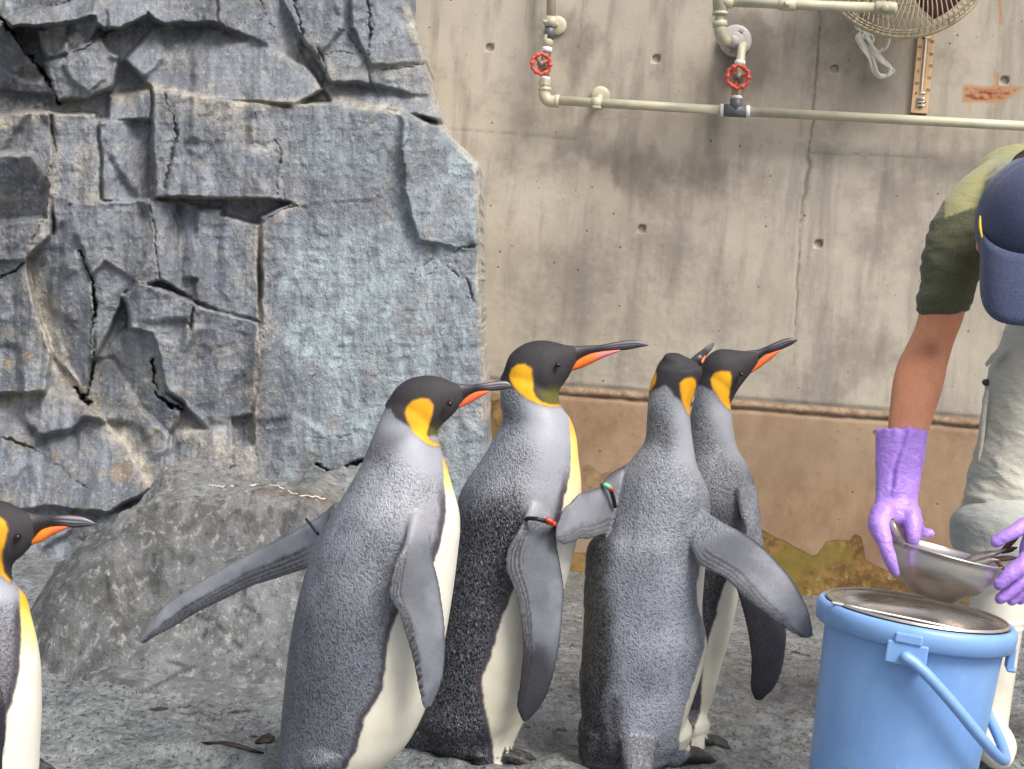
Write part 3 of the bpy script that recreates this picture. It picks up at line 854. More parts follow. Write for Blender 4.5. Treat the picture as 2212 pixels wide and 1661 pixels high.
    for (ax, ay), r_ in (((262, 1014), 24), ((60, 768), 12), ((14, 788), 9)):
        C = mixc(C, S(146, 122, 92), .85 * sstep(1.15, .85, np.hypot((x - ax + wx) / r_, (y - ay + wy) / (r_ * .9))))
    C = C * np.array([.97, 1.0, 1.02])
    V, C = V[used], C[used]
    # the return that carries the right-hand edge and the top back to the wall behind
    ed = {}
    for a, b, c_, d_ in Fq.tolist():
        for e in ((a, b), (b, c_), (c_, d_), (d_, a)):
            k = (min(e), max(e)); ed[k] = ed.get(k, 0) + 1
    be = [k for k, v in ed.items() if v == 1]
    ids = sorted({i for e in be for i in e}); mp = {i: len(V) + q for q, i in enumerate(ids)}
    back = V[ids] + np.array([0.0, 0.75, 0.0])
    cb = C[ids]
    V = np.concatenate([V, back]); C = np.concatenate([C, cb])
    Fq = Fq.tolist() + [[a, b, mp[b], mp[a]] for a, b in be]
    t = NT('grey_rock')
    a = t.attr('Col').outputs['Color']
    n1 = t.noise(70, 5, 0.7); n2 = t.noise(190, 3, 0.75); n3 = t.noise(24, 6, 0.7, (1, 1, 0.5))
    c = t.mix(t.ramp(n3, 0.38, 0.62), a, t.mix(0.55, a, S(104, 106, 112)))
    c = t.mix(t.ramp(n1, 0.5, 0.72, 0, 0.4), c, S(200, 202, 204))
    c = t.mix(t.ramp(n1, 0.42, 0.28, 0, 0.4), c, S(90, 90, 96))
    c = t.mix(t.ramp(n2, 0.44, 0.30, 0, 0.9), c, S(60, 60, 64))
    c = t.mix(t.ramp(n2, 0.66, 0.76, 0, 0.8), c, S(226, 226, 228))
    nm = t.bump(t.noise(26, 6, 0.7, (1, 1, 0.45), 0.5), 0.5, 0.022)
    nm = t.bump(t.math('ADD', n1, t.math('MULTIPLY', n2, 0.7)), 0.7, 0.008, nm)
    M = t.out(c, t.ramp(n3, 0.3, 0.7, 0.36, 0.66), 0, nm, 0.5)
    me = mesh_of('rock_face', V, Fq)
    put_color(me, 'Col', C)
    fixn(me)
    me.materials.append(M)
    o = bpy.data.objects.new('rock_face', me); COL.objects.link(o)
    tag(o, 'tall blue-grey cracked rock face rising beside the concrete wall', 'rock')

build_rock()

# ---- boulder -----------------------------------------------------
def build_boulder():
    cx, cy, rx, ry, rz = -0.655, 4.40, 0.64, 0.70, 0.41
    nphi, nr = 400, 160
    ph = np.linspace(0, 2 * np.pi, nphi, endpoint=False)
    rr = np.linspace(0.0, 1.0, nr)
    Rr, Ph = np.meshgrid(rr, ph, indexing='ij'); Rr, Ph = Rr.ravel(), Ph.ravel()
    ux, uy = Rr * np.cos(Ph), Rr * np.sin(Ph)
    p2 = np.stack([ux, uy], 1)
    ux2, uy2 = ux, uy
    Rq = np.clip(Rr / .84, 0, 1)
    wl = sstep(-.15, -.75, np.cos(Ph))
    base = np.clip(1 - Rq ** (3.8 - 1.5 * wl), 0, 1) ** (.55 + .4 * wl)
    pn = .5 * fbm(np.stack([ux * 3, uy * 3], 1), 3, 88)
    pl_ = np.stack([.97 + .05 * ux + .06 * pn, 2.2 * (ux + .86) + .3 * pn, 1.7 * (.62 * ux + .62 * uy + .92) + .2 * pn, 1.9 * (uy + .78) + .3 * pn, 1.7 * (-.55 * ux + .66 * uy + .92), 2.4 * (.84 - ux), 2.4 * (.84 - uy)], 0)
    kk = 14.0
    base = -np.log(np.exp(-kk * pl_).sum(0)) / kk
    base = np.clip(base, 0, 1.1)
    base = np.maximum(base, 0) + .04 * np.exp(-((Rr - .80) / .09) ** 2) * sstep(.6, .84, Rr)
    z = rz * base
    foot = sstep(.93, 1.0, Rr)
    X = cx + rx * ux; Y = cy + ry * uy
    q = np.stack([X, Y, z], 1)
    d = .05 * fbm(q * 3.0, 2, 81, ridged=True) + .026 * fbm(q * 9, 4, 82, ridged=True) + .007 * fbm(q * np.array([30, 30, 16]), 4, 83, .65)
    z = z + d * (1 - foot) * np.clip(base * 3, .25, 1) - .045 * foot - .012
    X = X + .02 * fbm(q * 8, 3, 84) * (1 - foot); Y = Y + .03 * fbm(q * 7, 3, 85)
    V = np.stack([X, Y, z], 1)
    i = np.arange(nr - 1)[:, None] * nphi; j = np.arange(nphi)[None]; j2 = (j + 1) % nphi
    Fq = np.stack([i + j, i + j2, i + nphi + j2, i + nphi + j], -1).reshape(-1, 4).tolist()
    px, py = proj(V)
    C = np.repeat(S(120, 121, 122)[None], len(V), 0)
    n1 = fbm(V * 6, 4, 86); n2 = fbm(V * np.array([22, 22, 9]), 4, 87, .65)
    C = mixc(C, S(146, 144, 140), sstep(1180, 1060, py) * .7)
    C = mixc(C, S(152, 156, 158), sstep(.1, .4, n1) * .6)
    C = mixc(C, S(78, 79, 78), sstep(.05, .35, n2 + .3 * sstep(420, 200, px)) * .65)
    C = mixc(C, S(112, 96, 82), .7 * np.exp(-(dline(px, py, [(560, 1060), (640, 1066), (720, 1085)]) / 10) ** 2))
    for pts, wd in ([(390, 1280), (430, 1330), (470, 1350), (520, 1400)], 5), ([(230, 1230), (240, 1300)], 4), ([(130, 1270), (140, 1255)], 3), ([(530, 1310), (560, 1330)], 5), ([(250, 1480), (300, 1500), (420, 1440)], 4), ([(360, 1430), (400, 1440)], 4):
        C = mixc(C, S(56, 54, 52), .8 * np.exp(-(dline(px + 6 * n2, py + 6 * n1, pts) / wd) ** 2))
    t = NT('boulder_stone')
    a = t.attr('Col').outputs['Color']
    n1 = t.noise(46, 5, 0.72, (1, 1, 0.55)); n2 = t.noise(170, 4, 0.75)
    c = t.mix(t.ramp(n1, 0.46, 0.3, 0, 0.8), a, S(66, 66, 64))
    c = t.mix(t.ramp(n1, 0.52, 0.68, 0, 0.75), c, S(182, 182, 180))
    c = t.mix(t.ramp(n2, 0.4, 0.28, 0, 0.7), c, S(62, 60, 58))
    c = t.mix(t.ramp(n2, 0.62, 0.74, 0, 0.7), c, S(206, 204, 198))
    nm = t.bump(t.noise(38, 6, 0.74, (1, 1, 0.6), 0.15), 0.9, 0.025)
    nm = t.bump(t.math('ADD', n1, n2), 0.5, 0.006, nm)
    M = t.out(c, 0.7, 0, nm, 0.35)
    me = mesh_of('boulder', V, Fq); put_color(me, 'Col', C); fixn(me)
    me.materials.append(M)
    o = bpy.data.objects.new('boulder', me); COL.objects.link(o)
    tag(o, 'low rounded grey boulder on the ground against the rock face', 'boulder')
    # the two pale streaks lie along its crest
    kd = kdtree.KDTree(len(V))
    for k, v in enumerate(np.stack([px, py, np.zeros(len(px))], 1).tolist()):
        if V[k, 1] < 4.75:
            kd.insert(v, k)
    kd.balance()
    M2 = simple('pale_streak', S(226, 222, 210), 0.7)
    for pts in ([(452, 1049), (480, 1052), (503, 1051)], [(540, 1049), (575, 1047), (612, 1056), (634, 1068), (668, 1073), (700, 1077)]):
        A = catmull(np.array([[a_, b_, 0.0] for a_, b_ in pts]), 26)
        Q = np.array([V[kd.find((a_, b_ + 1.5 * math.sin(k * 1.9), 0))[1]] for k, (a_, b_, _) in enumerate(A)])
        Q[:, 2] += .0015
        so = obj('pale_streak', tube(Q, [.0014 + .0010 * math.sin(k * 1.3) ** 2 for k in range(len(Q))], 6, smooth=False), M2, None)
        so.parent = o

build_boulder()
# ================================================================== penguins
CA = K(1000, 1400, 2.0109)     # views the outlines were read from
CB = K(1000, 2100, 1.702)
CC = K(0, 1900, 1.4123)
CD = K(1700, 1300, 1.846)
CE = K(1600, 2100, 1.702)
CFv = K(2400, 1300, 1.8456)
CG = K(2200, 2100, 1.7018)
CH = K(0, 1950, 1.476)

def pts(c, l):
    return [c(*q) for q in l]

def plumage():
    t = NT('plumage')
    a = t.attr('Col').outputs['Color']
    x = t.sep(t.attr('fx').outputs['Color'])          # bump, pale flecks, ripple
    n0 = t.noise(140, 1, 0.5, (1.15, 1.15, 0.75), 0.35)
    n1 = t.math('SUBTRACT', 1.0, t.math('MULTIPLY', t.math('ABSOLUTE', t.math('SUBTRACT', n0, 0.5)), 4.2))
    n1 = t.math('ADD', t.math('MULTIPLY', n1, 0.75), t.math('MULTIPLY', t.noise(230, 2, 0.6, (1, 1, 0.5)), 0.3))
    n2 = t.noise(210, 2, 0.6, (1.0, 1.0, 0.5), 0.4)
    n3 = t.noise(12, 4, 0.6)
    c = t.mix(t.math('MULTIPLY', x[0], t.ramp(n1, 0.3, 0.75, 0.55, 0.0)), a, t.mix(0.5, a, (0.02, 0.022, 0.028)))
    c = t.mix(t.math('MULTIPLY', x[0], t.ramp(n1, 0.62, 0.9, 0.0, 0.35)), c, t.mix(0.45, a, S(206, 208, 212)))
    c = t.mix(t.math('MULTIPLY', x[1], t.ramp(n2, 0.58, 0.7, 0.0, 0.8)), c, S(168, 171, 178))
    c = t.mix(t.ramp(n3, 0.4, 0.7, 0, 0.12), c, t.mix(0.5, c, S(70, 66, 66)))
    nm = t.bump(t.math('ADD', n1, t.math('MULTIPLY', n2, 0.4)), t.math('MULTIPLY', x[0], 0.7), 0.0035)
    nm = t.bump(t.noise(420, 2, 0.6, (1, 1, 0.25)), 0.18, 0.0015, nm)
    return t.out(c, t.math('ADD', 0.42, t.math('MULTIPLY', x[2], 0.33)), 0, nm, 0.45)

M_PLUM = plumage()
M_BAND = simple('black_band', S(26, 24, 26), 0.45)
M_BEAD_R = simple('red_bead', S(196, 60, 40), 0.35)
M_BEAD_G = simple('green_bead', S(110, 190, 150), 0.35)
M_EYE = simple('penguin_eye', S(30, 19, 16), 0.28, var=0.05)

def beak_mat(name, streak=True):
    t = NT(name)
    a = t.attr('Col').outputs['Color']
    n = t.noise(90, 3, 0.6)
    c = t.mix(t.ramp(n, 0.3, 0.7, 0, 0.15), a, t.mix(0.5, a, (0.02, 0.02, 0.02)))
    return t.out(c, 0.38, 0, t.bump(t.noise(160, 3), 0.15, 0.001), 0.5)

M_BEAK = beak_mat('beak_horn')

FEET_ID, HEAD_ID = 9, 1

def foot(c, yaw, s=1.0, pid=FEET_ID):
    """webbed three-toed foot resting on the ground, heel at c"""
    out = []
    f = np.array([math.sin(yaw), math.cos(yaw), 0.0]); r = np.array([f[1], -f[0], 0.0])
    gz = float(ground_z(np.array([c[0]]), np.array([c[1]]))[0])
    b = np.array([c[0], c[1], gz])
    up = np.array([0, 0, 1.0])
    for q, a in ((-1, -.42), (0, 0.0), (1, .42)):
        d = f * math.cos(a) + r * math.sin(a)
        L = (.105 if q == 0 else .092) * s
        out.append(tube([b + up * .022 * s, b + d * L * .5 + up * .020 * s, b + d * L * .85 + up * .012 * s, b + d * L * 1.12 + up * .004 * s], [.02 * s, .0155 * s, .013 * s, .004 * s], 12, pid=pid))
    out.append(tube([b - f * .02 * s + up * .02 * s, b + f * .05 * s + up * .014 * s], [.024 * s, .026 * s], 14, pid=pid, flat=.55, up=up))
    return out

class Penguin:
    def __init__(s, label, Y, head, kh=0.78):
        s.label, s.Y, s.heading = label, Y, head

def bill(spec, parent):
    """upper mandible and the coloured plate along the lower one"""
    V, Fq, mt = loft([(a, b, y, k) for a, b, y, k in spec['upper']], 24, 60, 0.1, 0.5)
    o = obj('beak', (V, Fq, mt), M_BEAK, parent)
    u, v = mt[:, 1], mt[:, 2]
    C = np.repeat(S(40, 36, 42)[None], len(V), 0)
    st = (np.exp(-((v + .62) / .17) ** 2) + .8 * np.exp(-((v - .02 - .25 * (u - .7)) / .11) ** 2) + .5 * np.exp(-((v - .55) / .1) ** 2)).clip(0, 1) * sstep(.36, .62, u) * (1 - sstep(.96, 1, u))
    C = mixc(C, S(176, 172, 178), st * spec.get('pale', .8))
    C = mixc(C, S(96, 88, 94), .5 * sstep(.5, .1, u) * np.clip(-v, 0, 1))
    put_color(o.data, 'Col', C)
    V, Fq, mt = loft([(a, b, y, k) for a, b, y, k in spec['plate']], 20, 40, 0.5, 0.3)
    o2 = obj('bill_plate', (V, Fq, mt), M_BEAK, parent)
    C = np.repeat(S(*spec.get('c0', (240, 112, 60)))[None], len(V), 0)
    C = mixc(C, S(*spec.get('c1', (240, 112, 60))), sstep(.45, .7, mt[:, 1]))
    C = mixc(C, S(236, 150, 70), .35 * sstep(.3, .9, mt[:, 2] * -1))
    put_color(o2.data, 'Col', C)

def build_penguin(label, solids, flippers, feet, heading, colour, bills, eyes, bands, base, centre, voxel=.0031, group='king penguins', mirror=True):
    root = thing('penguin', label, 'penguin', (base[0], base[1], 0.0), group)
    parts = list(solids)
    for k, f in enumerate(flippers):
        parts.append(loft(f['st'], 150, 110, .5, f.get('cap', .8), pid=20 + k, power=2.7))
    for c, yaw, sz in feet:
        parts += foot(c, yaw, sz)
    me, co, mt, ed = remesh(parts, voxel, 5)
    # sagittal plane through the spine
    h = np.array([math.sin(heading), math.cos(heading), 0.0]); l = np.array([h[1], -h[0], 0.0])
    if l[1] > 0:
        l = -l
    cz = np.array(sorted(centre, key=lambda q: q[2]))
    c = np.stack([np.interp(co[:, 2], cz[:, 2], cz[:, 0]), np.interp(co[:, 2], cz[:, 2], cz[:, 1]), co[:, 2]], 1)
    w = (co - c) @ l
    fr = (co - c) @ h
    q = co.copy()
    if mirror:
        far = (w < 0) & (mt[:, 0] < 15)
        q[far] = co[far] - 2 * w[far][:, None] * l
    px, py = proj(q)
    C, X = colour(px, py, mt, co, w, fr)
    # flippers
    n_ = fbm(co * 60, 3, 5)
    for k, f in enumerate(flippers):
        s = mt[:, 0] == 20 + k
        u, v = mt[s, 1], mt[s, 2] * f.get('trail', 1)          # v = +1 at the trailing edge
        t_ = (1 - v) / 2
        cc = np.repeat(S(*f.get('c', (126, 129, 138)))[None], s.sum(), 0)
        nn = n_[s]
        lo = fbm(np.stack([u * 7, t_ * 2], 1), 3, 9)
        cc = mixc(cc, S(*f.get('c2', (150, 153, 164))), np.clip(sstep(-.2, .4, lo) * .7, 0, 1))
        cc = mixc(cc, S(50, 48, 54), np.exp(-((t_ - 1.0) / .085) ** 2) * .9)
        dk = f.get('dark', .36)
        ripple = .5 + .5 * np.sin(2 * np.pi * (t_ / f.get('pitch', .085) + .5 * np.sin(u * 8) * .25 + .25 * lo))
        inb = sstep(dk + .02, dk - .05, t_ + .03 * nn)
        cc = mixc(cc, S(*f.get('cd', (64, 64, 72))), inb * (.5 + .5 * ripple) * f.get('stripe', .95) * sstep(.02, .2, u))
        cc = mixc(cc, S(160, 161, 166), inb * sstep(.6, 1, 1 - ripple) * .6)
        cc = mixc(cc, S(206, 204, 200), sstep(.016, .004, t_ + .006 * nn) * f.get('fringe', .7) * sstep(.15, .3, u))
        if 'tip' in f:
            cc = mixc(cc, S(38, 38, 46), sstep(f['tip'], f['tip'] + .25, u + .12 * lo + .1 * (1 - t_)) * .9)
        cc = cc * (.80 + .12 * lo + .10 * nn)[:, None]
        # blend into the shoulder over the first stretch
        b = sstep(f.get('b0', .05), f.get('b1', .22), u)
        C[s] = C[s] * (1 - b[:, None]) + cc * b[:, None]
        X[s] = X[s] * (1 - b[:, None]) + np.array([.12, f.get('fleck', 0.0), 0]) * b[:, None]
    s = mt[:, 0] == FEET_ID
    C[s] = S(30, 28, 28) * (1 + .3 * n_[s, None]); X[s] = (.5, 0, 0)
    # soften the colour edges by one step
    n = len(co); deg = np.bincount(ed.ravel(), minlength=n)[:, None].clip(1)
    acc = np.zeros_like(C)
    for ax in range(3):
        acc[:, ax] = np.bincount(ed[:, 0], C[ed[:, 1], ax], n) + np.bincount(ed[:, 1], C[ed[:, 0], ax], n)
    C = .6 * C + .4 * acc / deg
    put_color(me, 'Col', np.clip(C, 0, 1)); put_color(me, 'fx', X)
    me.materials.append(M_PLUM)
    me.name = 'body'
    o = bpy.data.objects.new('body', me); COL.objects.link(o)
    o.parent = root; o.matrix_parent_inverse = Matrix.Translation(-Vector(root.location))
    for b in bills:
        bill(b, root)
    for (ex, ey), eY, r in eyes:
        # set the eye on the surface the camera side shows
        cpt = P(ex, ey, eY)
        V, Fq, m_ = tube([cpt + np.array([0, r * .35, 0]), cpt + np.array([0, -r * .1, 0])], r * .72, 14)
        obj('eye', (V, Fq, m_), M_EYE, root)
    for b in bands:
        A = np.array([P(x, y, Yb) for x, y, Yb in b['pts']])
        bo = obj('flipper_band', tube(A, b.get('r', .0035), 10), M_BAND, root)
        for (x, y, Yb), mm in b.get('beads', []):
            be = obj('bead', tube([P(x - 4, y - 2, Yb), P(x + 4, y + 2, Yb)], .0055, 10), mm, root)
            be.parent = bo; be.matrix_parent_inverse = Matrix.Identity(4)
    return root

GREY = S(128, 131, 137); SILVER = S(160, 162, 171); BLACK = S(46, 43, 46); DARK = S(62, 54, 64)
WHITE = S(232, 229, 216); CREAM = S(214, 210, 192); YEL = S(238, 176, 22)

def plume_colour(g):
    """g: outlines of one bird's markings -> colouring function"""
    def f(px, py, mt, co, w, fr):
        n = len(px)
        n1 = fbm(co * 9, 4, 11); n2 = fbm(co * 70, 3, 12); n3 = fbm(co * np.array([160, 160, 60]), 2, 13)
        jx, jy = px + 2.2 * n2 + 1.8 * n3, py + 2.2 * n2
        C = np.repeat(np.asarray(g.get('grey', GREY))[None], n, 0)
        X = np.zeros((n, 3)); X[:, 0] = g.get('bump', .8); X[:, 1] = g.get('fleck', 0)
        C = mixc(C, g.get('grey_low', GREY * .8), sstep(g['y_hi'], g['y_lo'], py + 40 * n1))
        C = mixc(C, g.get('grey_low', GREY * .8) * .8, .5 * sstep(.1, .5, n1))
        n5 = fbm(co * np.array([22, 22, 14]), 3, 15); n6 = fbm(co * np.array([55, 55, 30]), 3, 16)
        C = C * .82 * (1 + .36 * n5 + .30 * n6)[:, None]
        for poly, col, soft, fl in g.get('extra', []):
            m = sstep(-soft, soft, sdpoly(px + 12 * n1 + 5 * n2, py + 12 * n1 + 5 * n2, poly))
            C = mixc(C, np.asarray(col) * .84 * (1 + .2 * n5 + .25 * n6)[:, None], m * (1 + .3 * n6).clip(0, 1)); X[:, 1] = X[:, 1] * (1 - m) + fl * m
        for poly, col, a_ in g.get('smooth', []):
            m = sstep(-20, 20, sdpoly(px + 6 * n1, py + 6 * n1, poly))
            C = mixc(C, col, m * a_); X[:, 0] *= 1 - .75 * m; X[:, 1] *= 1 - m
        # neck and breast: silver, smooth
        m = sstep(-26, 26, sdpoly(px + 8 * n1, py + 8 * n1, g['neck']))
        C = mixc(C, SILVER, m * g.get('silver', .85)); X[:, 0] *= 1 - .9 * m; X[:, 1] *= 1 - m
        for poly, col, a in g.get('nape', []):
            C = mixc(C, col, a * sstep(-22, 22, sdpoly(px, py, poly)))
        # belly
        for poly in g['belly']:
            sd = sdpoly(jx, jy, poly)
            sw = g.get('stripe', 9)
            edge = sstep(-sw * 1.5 - 3, -sw * .7, sd + 2.5 * n2) * (sd < 2)
            C = mixc(C, DARK, np.clip(edge, 0, 1) * g.get('stripe_a', .9) * sstep(g.get('s0', 0), g.get('s0', 0) + 60, py))
            X[:, 1] *= 1 - edge; X[:, 0] *= 1 - .6 * edge * sstep(g.get('s0', 0), g.get('s0', 0) + 60, py)
            m = sstep(-1.4, 1.4, sd)
            bc = np.repeat(WHITE[None], n, 0)
            bc = mixc(bc, CREAM, sstep(*g.get('cream', (1250, 1500)), py) * .8)
            bc = bc * (1 + .10 * n5 + .05 * n6)[:, None]
            bc = mixc(bc, S(196, 186, 156), .35 * sstep(.1, .5, n1))
            if 'gold' in g:
                y0, y1, y2 = g['gold']
                bc = mixc(bc, S(248, 226, 130), sstep(y2, y1, py))
                bc = mixc(bc, S(244, 180, 24), sstep(y1 + 10, y0, py))
            C = C * (1 - m[:, None]) + bc * m[:, None]
            X[:, 0] = X[:, 0] * (1 - m) + .06 * m; X[:, 1] *= 1 - m
        # head
        hm = sstep(-2.5, 2.5, sdpoly(jx, jy, g['head']))
        hc = BLACK * (1 + .18 * n1[:, None])
        if 'throat' in g:
            hc = mixc(hc, S(104, 100, 28), .8 * sstep(-14, 10, sdpoly(px, py, g['throat'])))
        C = C * (1 - hm[:, None]) + hc * hm[:, None]
        X[:, 0] *= 1 - .9 * hm; X[:, 1] *= 1 - hm; X[:, 2] = hm
        for poly in g['patch']:
            sd = sdpoly(px + 1.8 * n2 + 1.2 * n3, py + 1.8 * n2, poly)
            rimm = np.exp(-(np.minimum(sd, 0) / 3.0) ** 2) * (sd < 1)
            C = mixc(C, S(30, 28, 30), rimm * .6)
            m = sstep(-2.2, 2.2, sd)
            yc = mixc(np.repeat(YEL[None], n, 0), S(214, 140, 8), .6 * sstep(-.1, .5, n1)) * (1 + .22 * n6)[:, None]
            C = C * (1 - m[:, None]) + yc * m[:, None]
            X[:, 0] = X[:, 0] * (1 - m) + .05 * m; X[:, 1] *= 1 - m
        return C, X
    return f

def centres(st):
    return [(P(a[0], a[1], Y if np.isscalar(Y) else Y[0]) + P(b[0], b[1], Y if np.isscalar(Y) else Y[1])) / 2 for a, b, Y, k in st]

# ---------------------------------------------------------------- bird with one flipper thrown back (foreground)
def penguin_a():
    Y = 3.12
    a, b = CA, CB
    body = [(a(1150, 380), a(1480, 400), Y, .8), (a(1085, 470), a(1520, 560), Y, .8), (a(1020, 620), a(1508, 670), Y, .84), (a(960, 760), a(1530, 780), Y, .88),
            (a(905, 900), a(1570, 900), Y, .88), (a(800, 1090), a(1628, 1100), Y, .88), (a(690, 1270), a(1680, 1280), Y, .88), (a(590, 1440), a(1692, 1440), Y, .88),
            (b(440, 150), b(1420, 150), Y, .88), (b(330, 500), b(1372, 520), Y, .88), (b(265, 860), b(1310, 860), Y, .88),
            (b(235, 1120), b(1238, 1130), Y, .86), (b(212, 1360), b(1150, 1350), Y, .86), (b(198, 1520), b(1050, 1510), Y, .86), (b(192, 1661), b(905, 1650), Y, .86), (b(240, 1780), b(780, 1760), Y, .85)]
    head = [(a(1110, 400), a(1128, 520), Y, .75), (a(1170, 310), a(1200, 600), Y, .75), (a(1260, 240), a(1290, 650), Y, .75), (a(1380, 206), a(1400, 680), Y, .73),
            (a(1480, 206), a(1490, 660), Y, .72), (a(1570, 230), a(1560, 588), Y, .68), (a(1640, 260), a(1645, 508), Y, .6), (a(1705, 276), a(1695, 445), Y, .5)]
    cen = centres(body)
    foot_r, foot_l = np.array([P(640, 1660, 3.04)[0] + .07, 3.04, 0]), np.array([P(640, 1660, 3.2)[0] + .05, 3.2, 0])
    legs = [tube([P(710, 1650, 3.06), np.array([foot_r[0], 3.05, .035])], [.065, .035], 16, pid=FEET_ID - 1), tube([P(710, 1650, 3.18), np.array([foot_l[0], 3.19, .035])], [.065, .035], 16, pid=FEET_ID - 1)]
    tail = [tube([P(700, 1660, 3.14), P(630, 1700, 3.14), P(590, 1722, 3.14)], [.06, .035, .012], 16, pid=FEET_ID - 2)]
    fl_r = dict(st=[(b(1085, -60), b(1215, -60), (3.02, 3.05), .5), (b(1062, 90), b(1212, 70), (2.985, 3.03), .32), (b(1005, 220), b(1240, 220), (2.955, 3.0), .2), (b(958, 400), b(1285, 380), (2.945, 2.985), .15), (b(948, 480), b(1305, 500), (2.945, 2.98), .14),
                    (b(1008, 590), b(1325, 640), (2.945, 2.975), .14), (b(1040, 700), b(1332, 760), (2.945, 2.97), .14), (b(1090, 860), b(1335, 880), (2.95, 2.97), .14), (b(1122, 1000), b(1322, 1000), (2.955, 2.972), .14), (b(1146, 1130), b(1294, 1120), (2.96, 2.975), .15), (b(1168, 1225), b(1250, 1215), (2.965, 2.975), .18)],
                trail=-1, cap=.9, dark=.30, pitch=.075, b0=.06, b1=.24, c=(108, 112, 120), c2=(138, 142, 151), cd=(34, 33, 38))
    cfl = CC
    fl_l = dict(st=[(cfl(1900, 150), cfl(1880, 500), 3.22, .3), (cfl(1836, 208), cfl(1790, 515), 3.24, .2), (cfl(1700, 288), cfl(1690, 545), 3.27, .16), (cfl(1560, 362), cfl(1570, 585), 3.30, .14), (cfl(1400, 442), cfl(1430, 630), 3.33, .13), (cfl(1200, 552), cfl(1270, 705), 3.36, .13),
                    (cfl(1050, 645), cfl(1120, 778), 3.38, .13), (cfl(930, 735), cfl(1000, 852), 3.40, .13), (cfl(850, 825), cfl(895, 908), 3.41, .14), (cfl(795, 910), cfl(820, 955), 3.42, .2)],
                trail=1, cap=.9, dark=.50, pitch=.11, c=(150, 154, 165), c2=(178, 182, 192), cd=(48, 50, 58), stripe=1, fringe=.6, b0=.0, b1=.06)
    g = dict(y_hi=1050, y_lo=1480, grey=S(134, 138, 147), grey_low=S(106, 110, 121), bump=.8, fleck=.04, stripe=11, s0=1030, cream=(1300, 1560), gold=(990, 1032, 1090),
             head=pts(a, [(1060, 465), (1130, 475), (1165, 545), (1262, 605), (1300, 640), (1425, 695), (1520, 690), (1560, 640), (1760, 480), (1760, 200), (1400, 120), (1060, 250)]),
             patch=[pts(a, [(1253, 510), (1265, 450), (1310, 405), (1380, 388), (1440, 395), (1474, 440), (1470, 510), (1445, 580), (1422, 650), (1425, 690), (1450, 728), (1500, 748), (1540, 760), (1540, 772), (1480, 772), (1430, 757), (1370, 712), (1310, 660), (1278, 590), (1258, 560)])],
             throat=pts(a, [(1425, 640), (1540, 600), (1540, 780), (1440, 740)]),
             neck=pts(a, [(1000, 500), (1300, 560), (1600, 700), (1600, 960), (1520, 1060), (1300, 960), (1060, 760), (960, 720)]),
             nape=[(pts(a, [(1010, 640), (1240, 690), (1180, 800), (1060, 900), (930, 860)]), S(96, 94, 100), .8)],
             smooth=[(pts(a, [(1230, 1320), (1330, 1240), (1500, 1180), (1520, 1400), (1500, 1560), (1260, 1600), (1200, 1450)]), S(146, 145, 152), .7)],
             extra=[(pts(a, [(860, 960), (1300, 900), (1520, 1060), (1500, 1300), (1100, 1400), (760, 1300)]), S(158, 161, 169), 40, .05), (pts(a, [(860, 940), (760, 1200), (560, 1560), (480, 1600), (700, 1200)]), S(92, 95, 105), 22, .0), (pts(b, [(300, 500), (520, 700), (560, 1300), (330, 1400), (200, 1400)]), S(86, 89, 100), 50, .0), (pts(b, [(560, 300), (940, 250), (900, 620), (600, 700)]), S(132, 135, 145), 40, .05)],  # bright shoulder and dark left edge: light and shade put into the colour
             belly=[pts(a, [(1552, 860), (1555, 980), (1572, 1180), (1582, 1290), (1560, 1420), (1520, 1600)]) + pts(b, [(1255, 240), (1150, 400), (1010, 600), (960, 700), (935, 850), (920, 1000), (905, 1110), (850, 1210), (782, 1310), (752, 1430), (720, 1540), (655, 1661), (600, 1800), (1600, 1800), (1700, 0)]) + pts(a, [(1800, 1000), (1700, 860)])])
    bills = [dict(upper=[(a(1640, 262), a(1680, 455), Y, .52), (a(1700, 272), a(1720, 400), Y, .52), (a(1770, 277), a(1790, 350), Y, .62), (a(1850, 271), a(1860, 327), Y, .7), (a(1950, 254), a(1955, 328), Y, .6), (a(2030, 246), a(2032, 318), Y, .55), (a(2080, 258), a(2080, 310), Y, .5), (a(2106, 288), a(2108, 300), Y, .5)],
                  plate=[(a(1692, 425), a(1680, 466), Y, 1.3), (a(1738, 378), a(1742, 442), Y, .95), (a(1790, 345), a(1800, 412), Y, .85), (a(1850, 328), a(1862, 376), Y, .95), (a(1915, 324), a(1918, 344), Y, 1.4)], c0=(238, 104, 62), c1=(238, 104, 62))]
    bands = [dict(pts=[(*cfl(1732, 250), 3.245), (*cfl(1760, 285), 3.236), (*cfl(1790, 325), 3.228), (*cfl(1815, 345), 3.235)], r=.0032)]
    r = build_penguin('penguin with one flipper thrown out behind it and bill overlapping the tallest bird', [loft(body, 64, 150, .6, .5), loft(head, 48, 80, .5, .3, pid=HEAD_ID)] + legs + tail,
                  [fl_r, fl_l], [(foot_r, math.radians(78), .95), (foot_l, math.radians(74), .95)], math.radians(72), plume_colour(g), bills, [(a(1606, 432), 3.077, .0085)], bands, (foot_r[0], Y), cen)
    return r

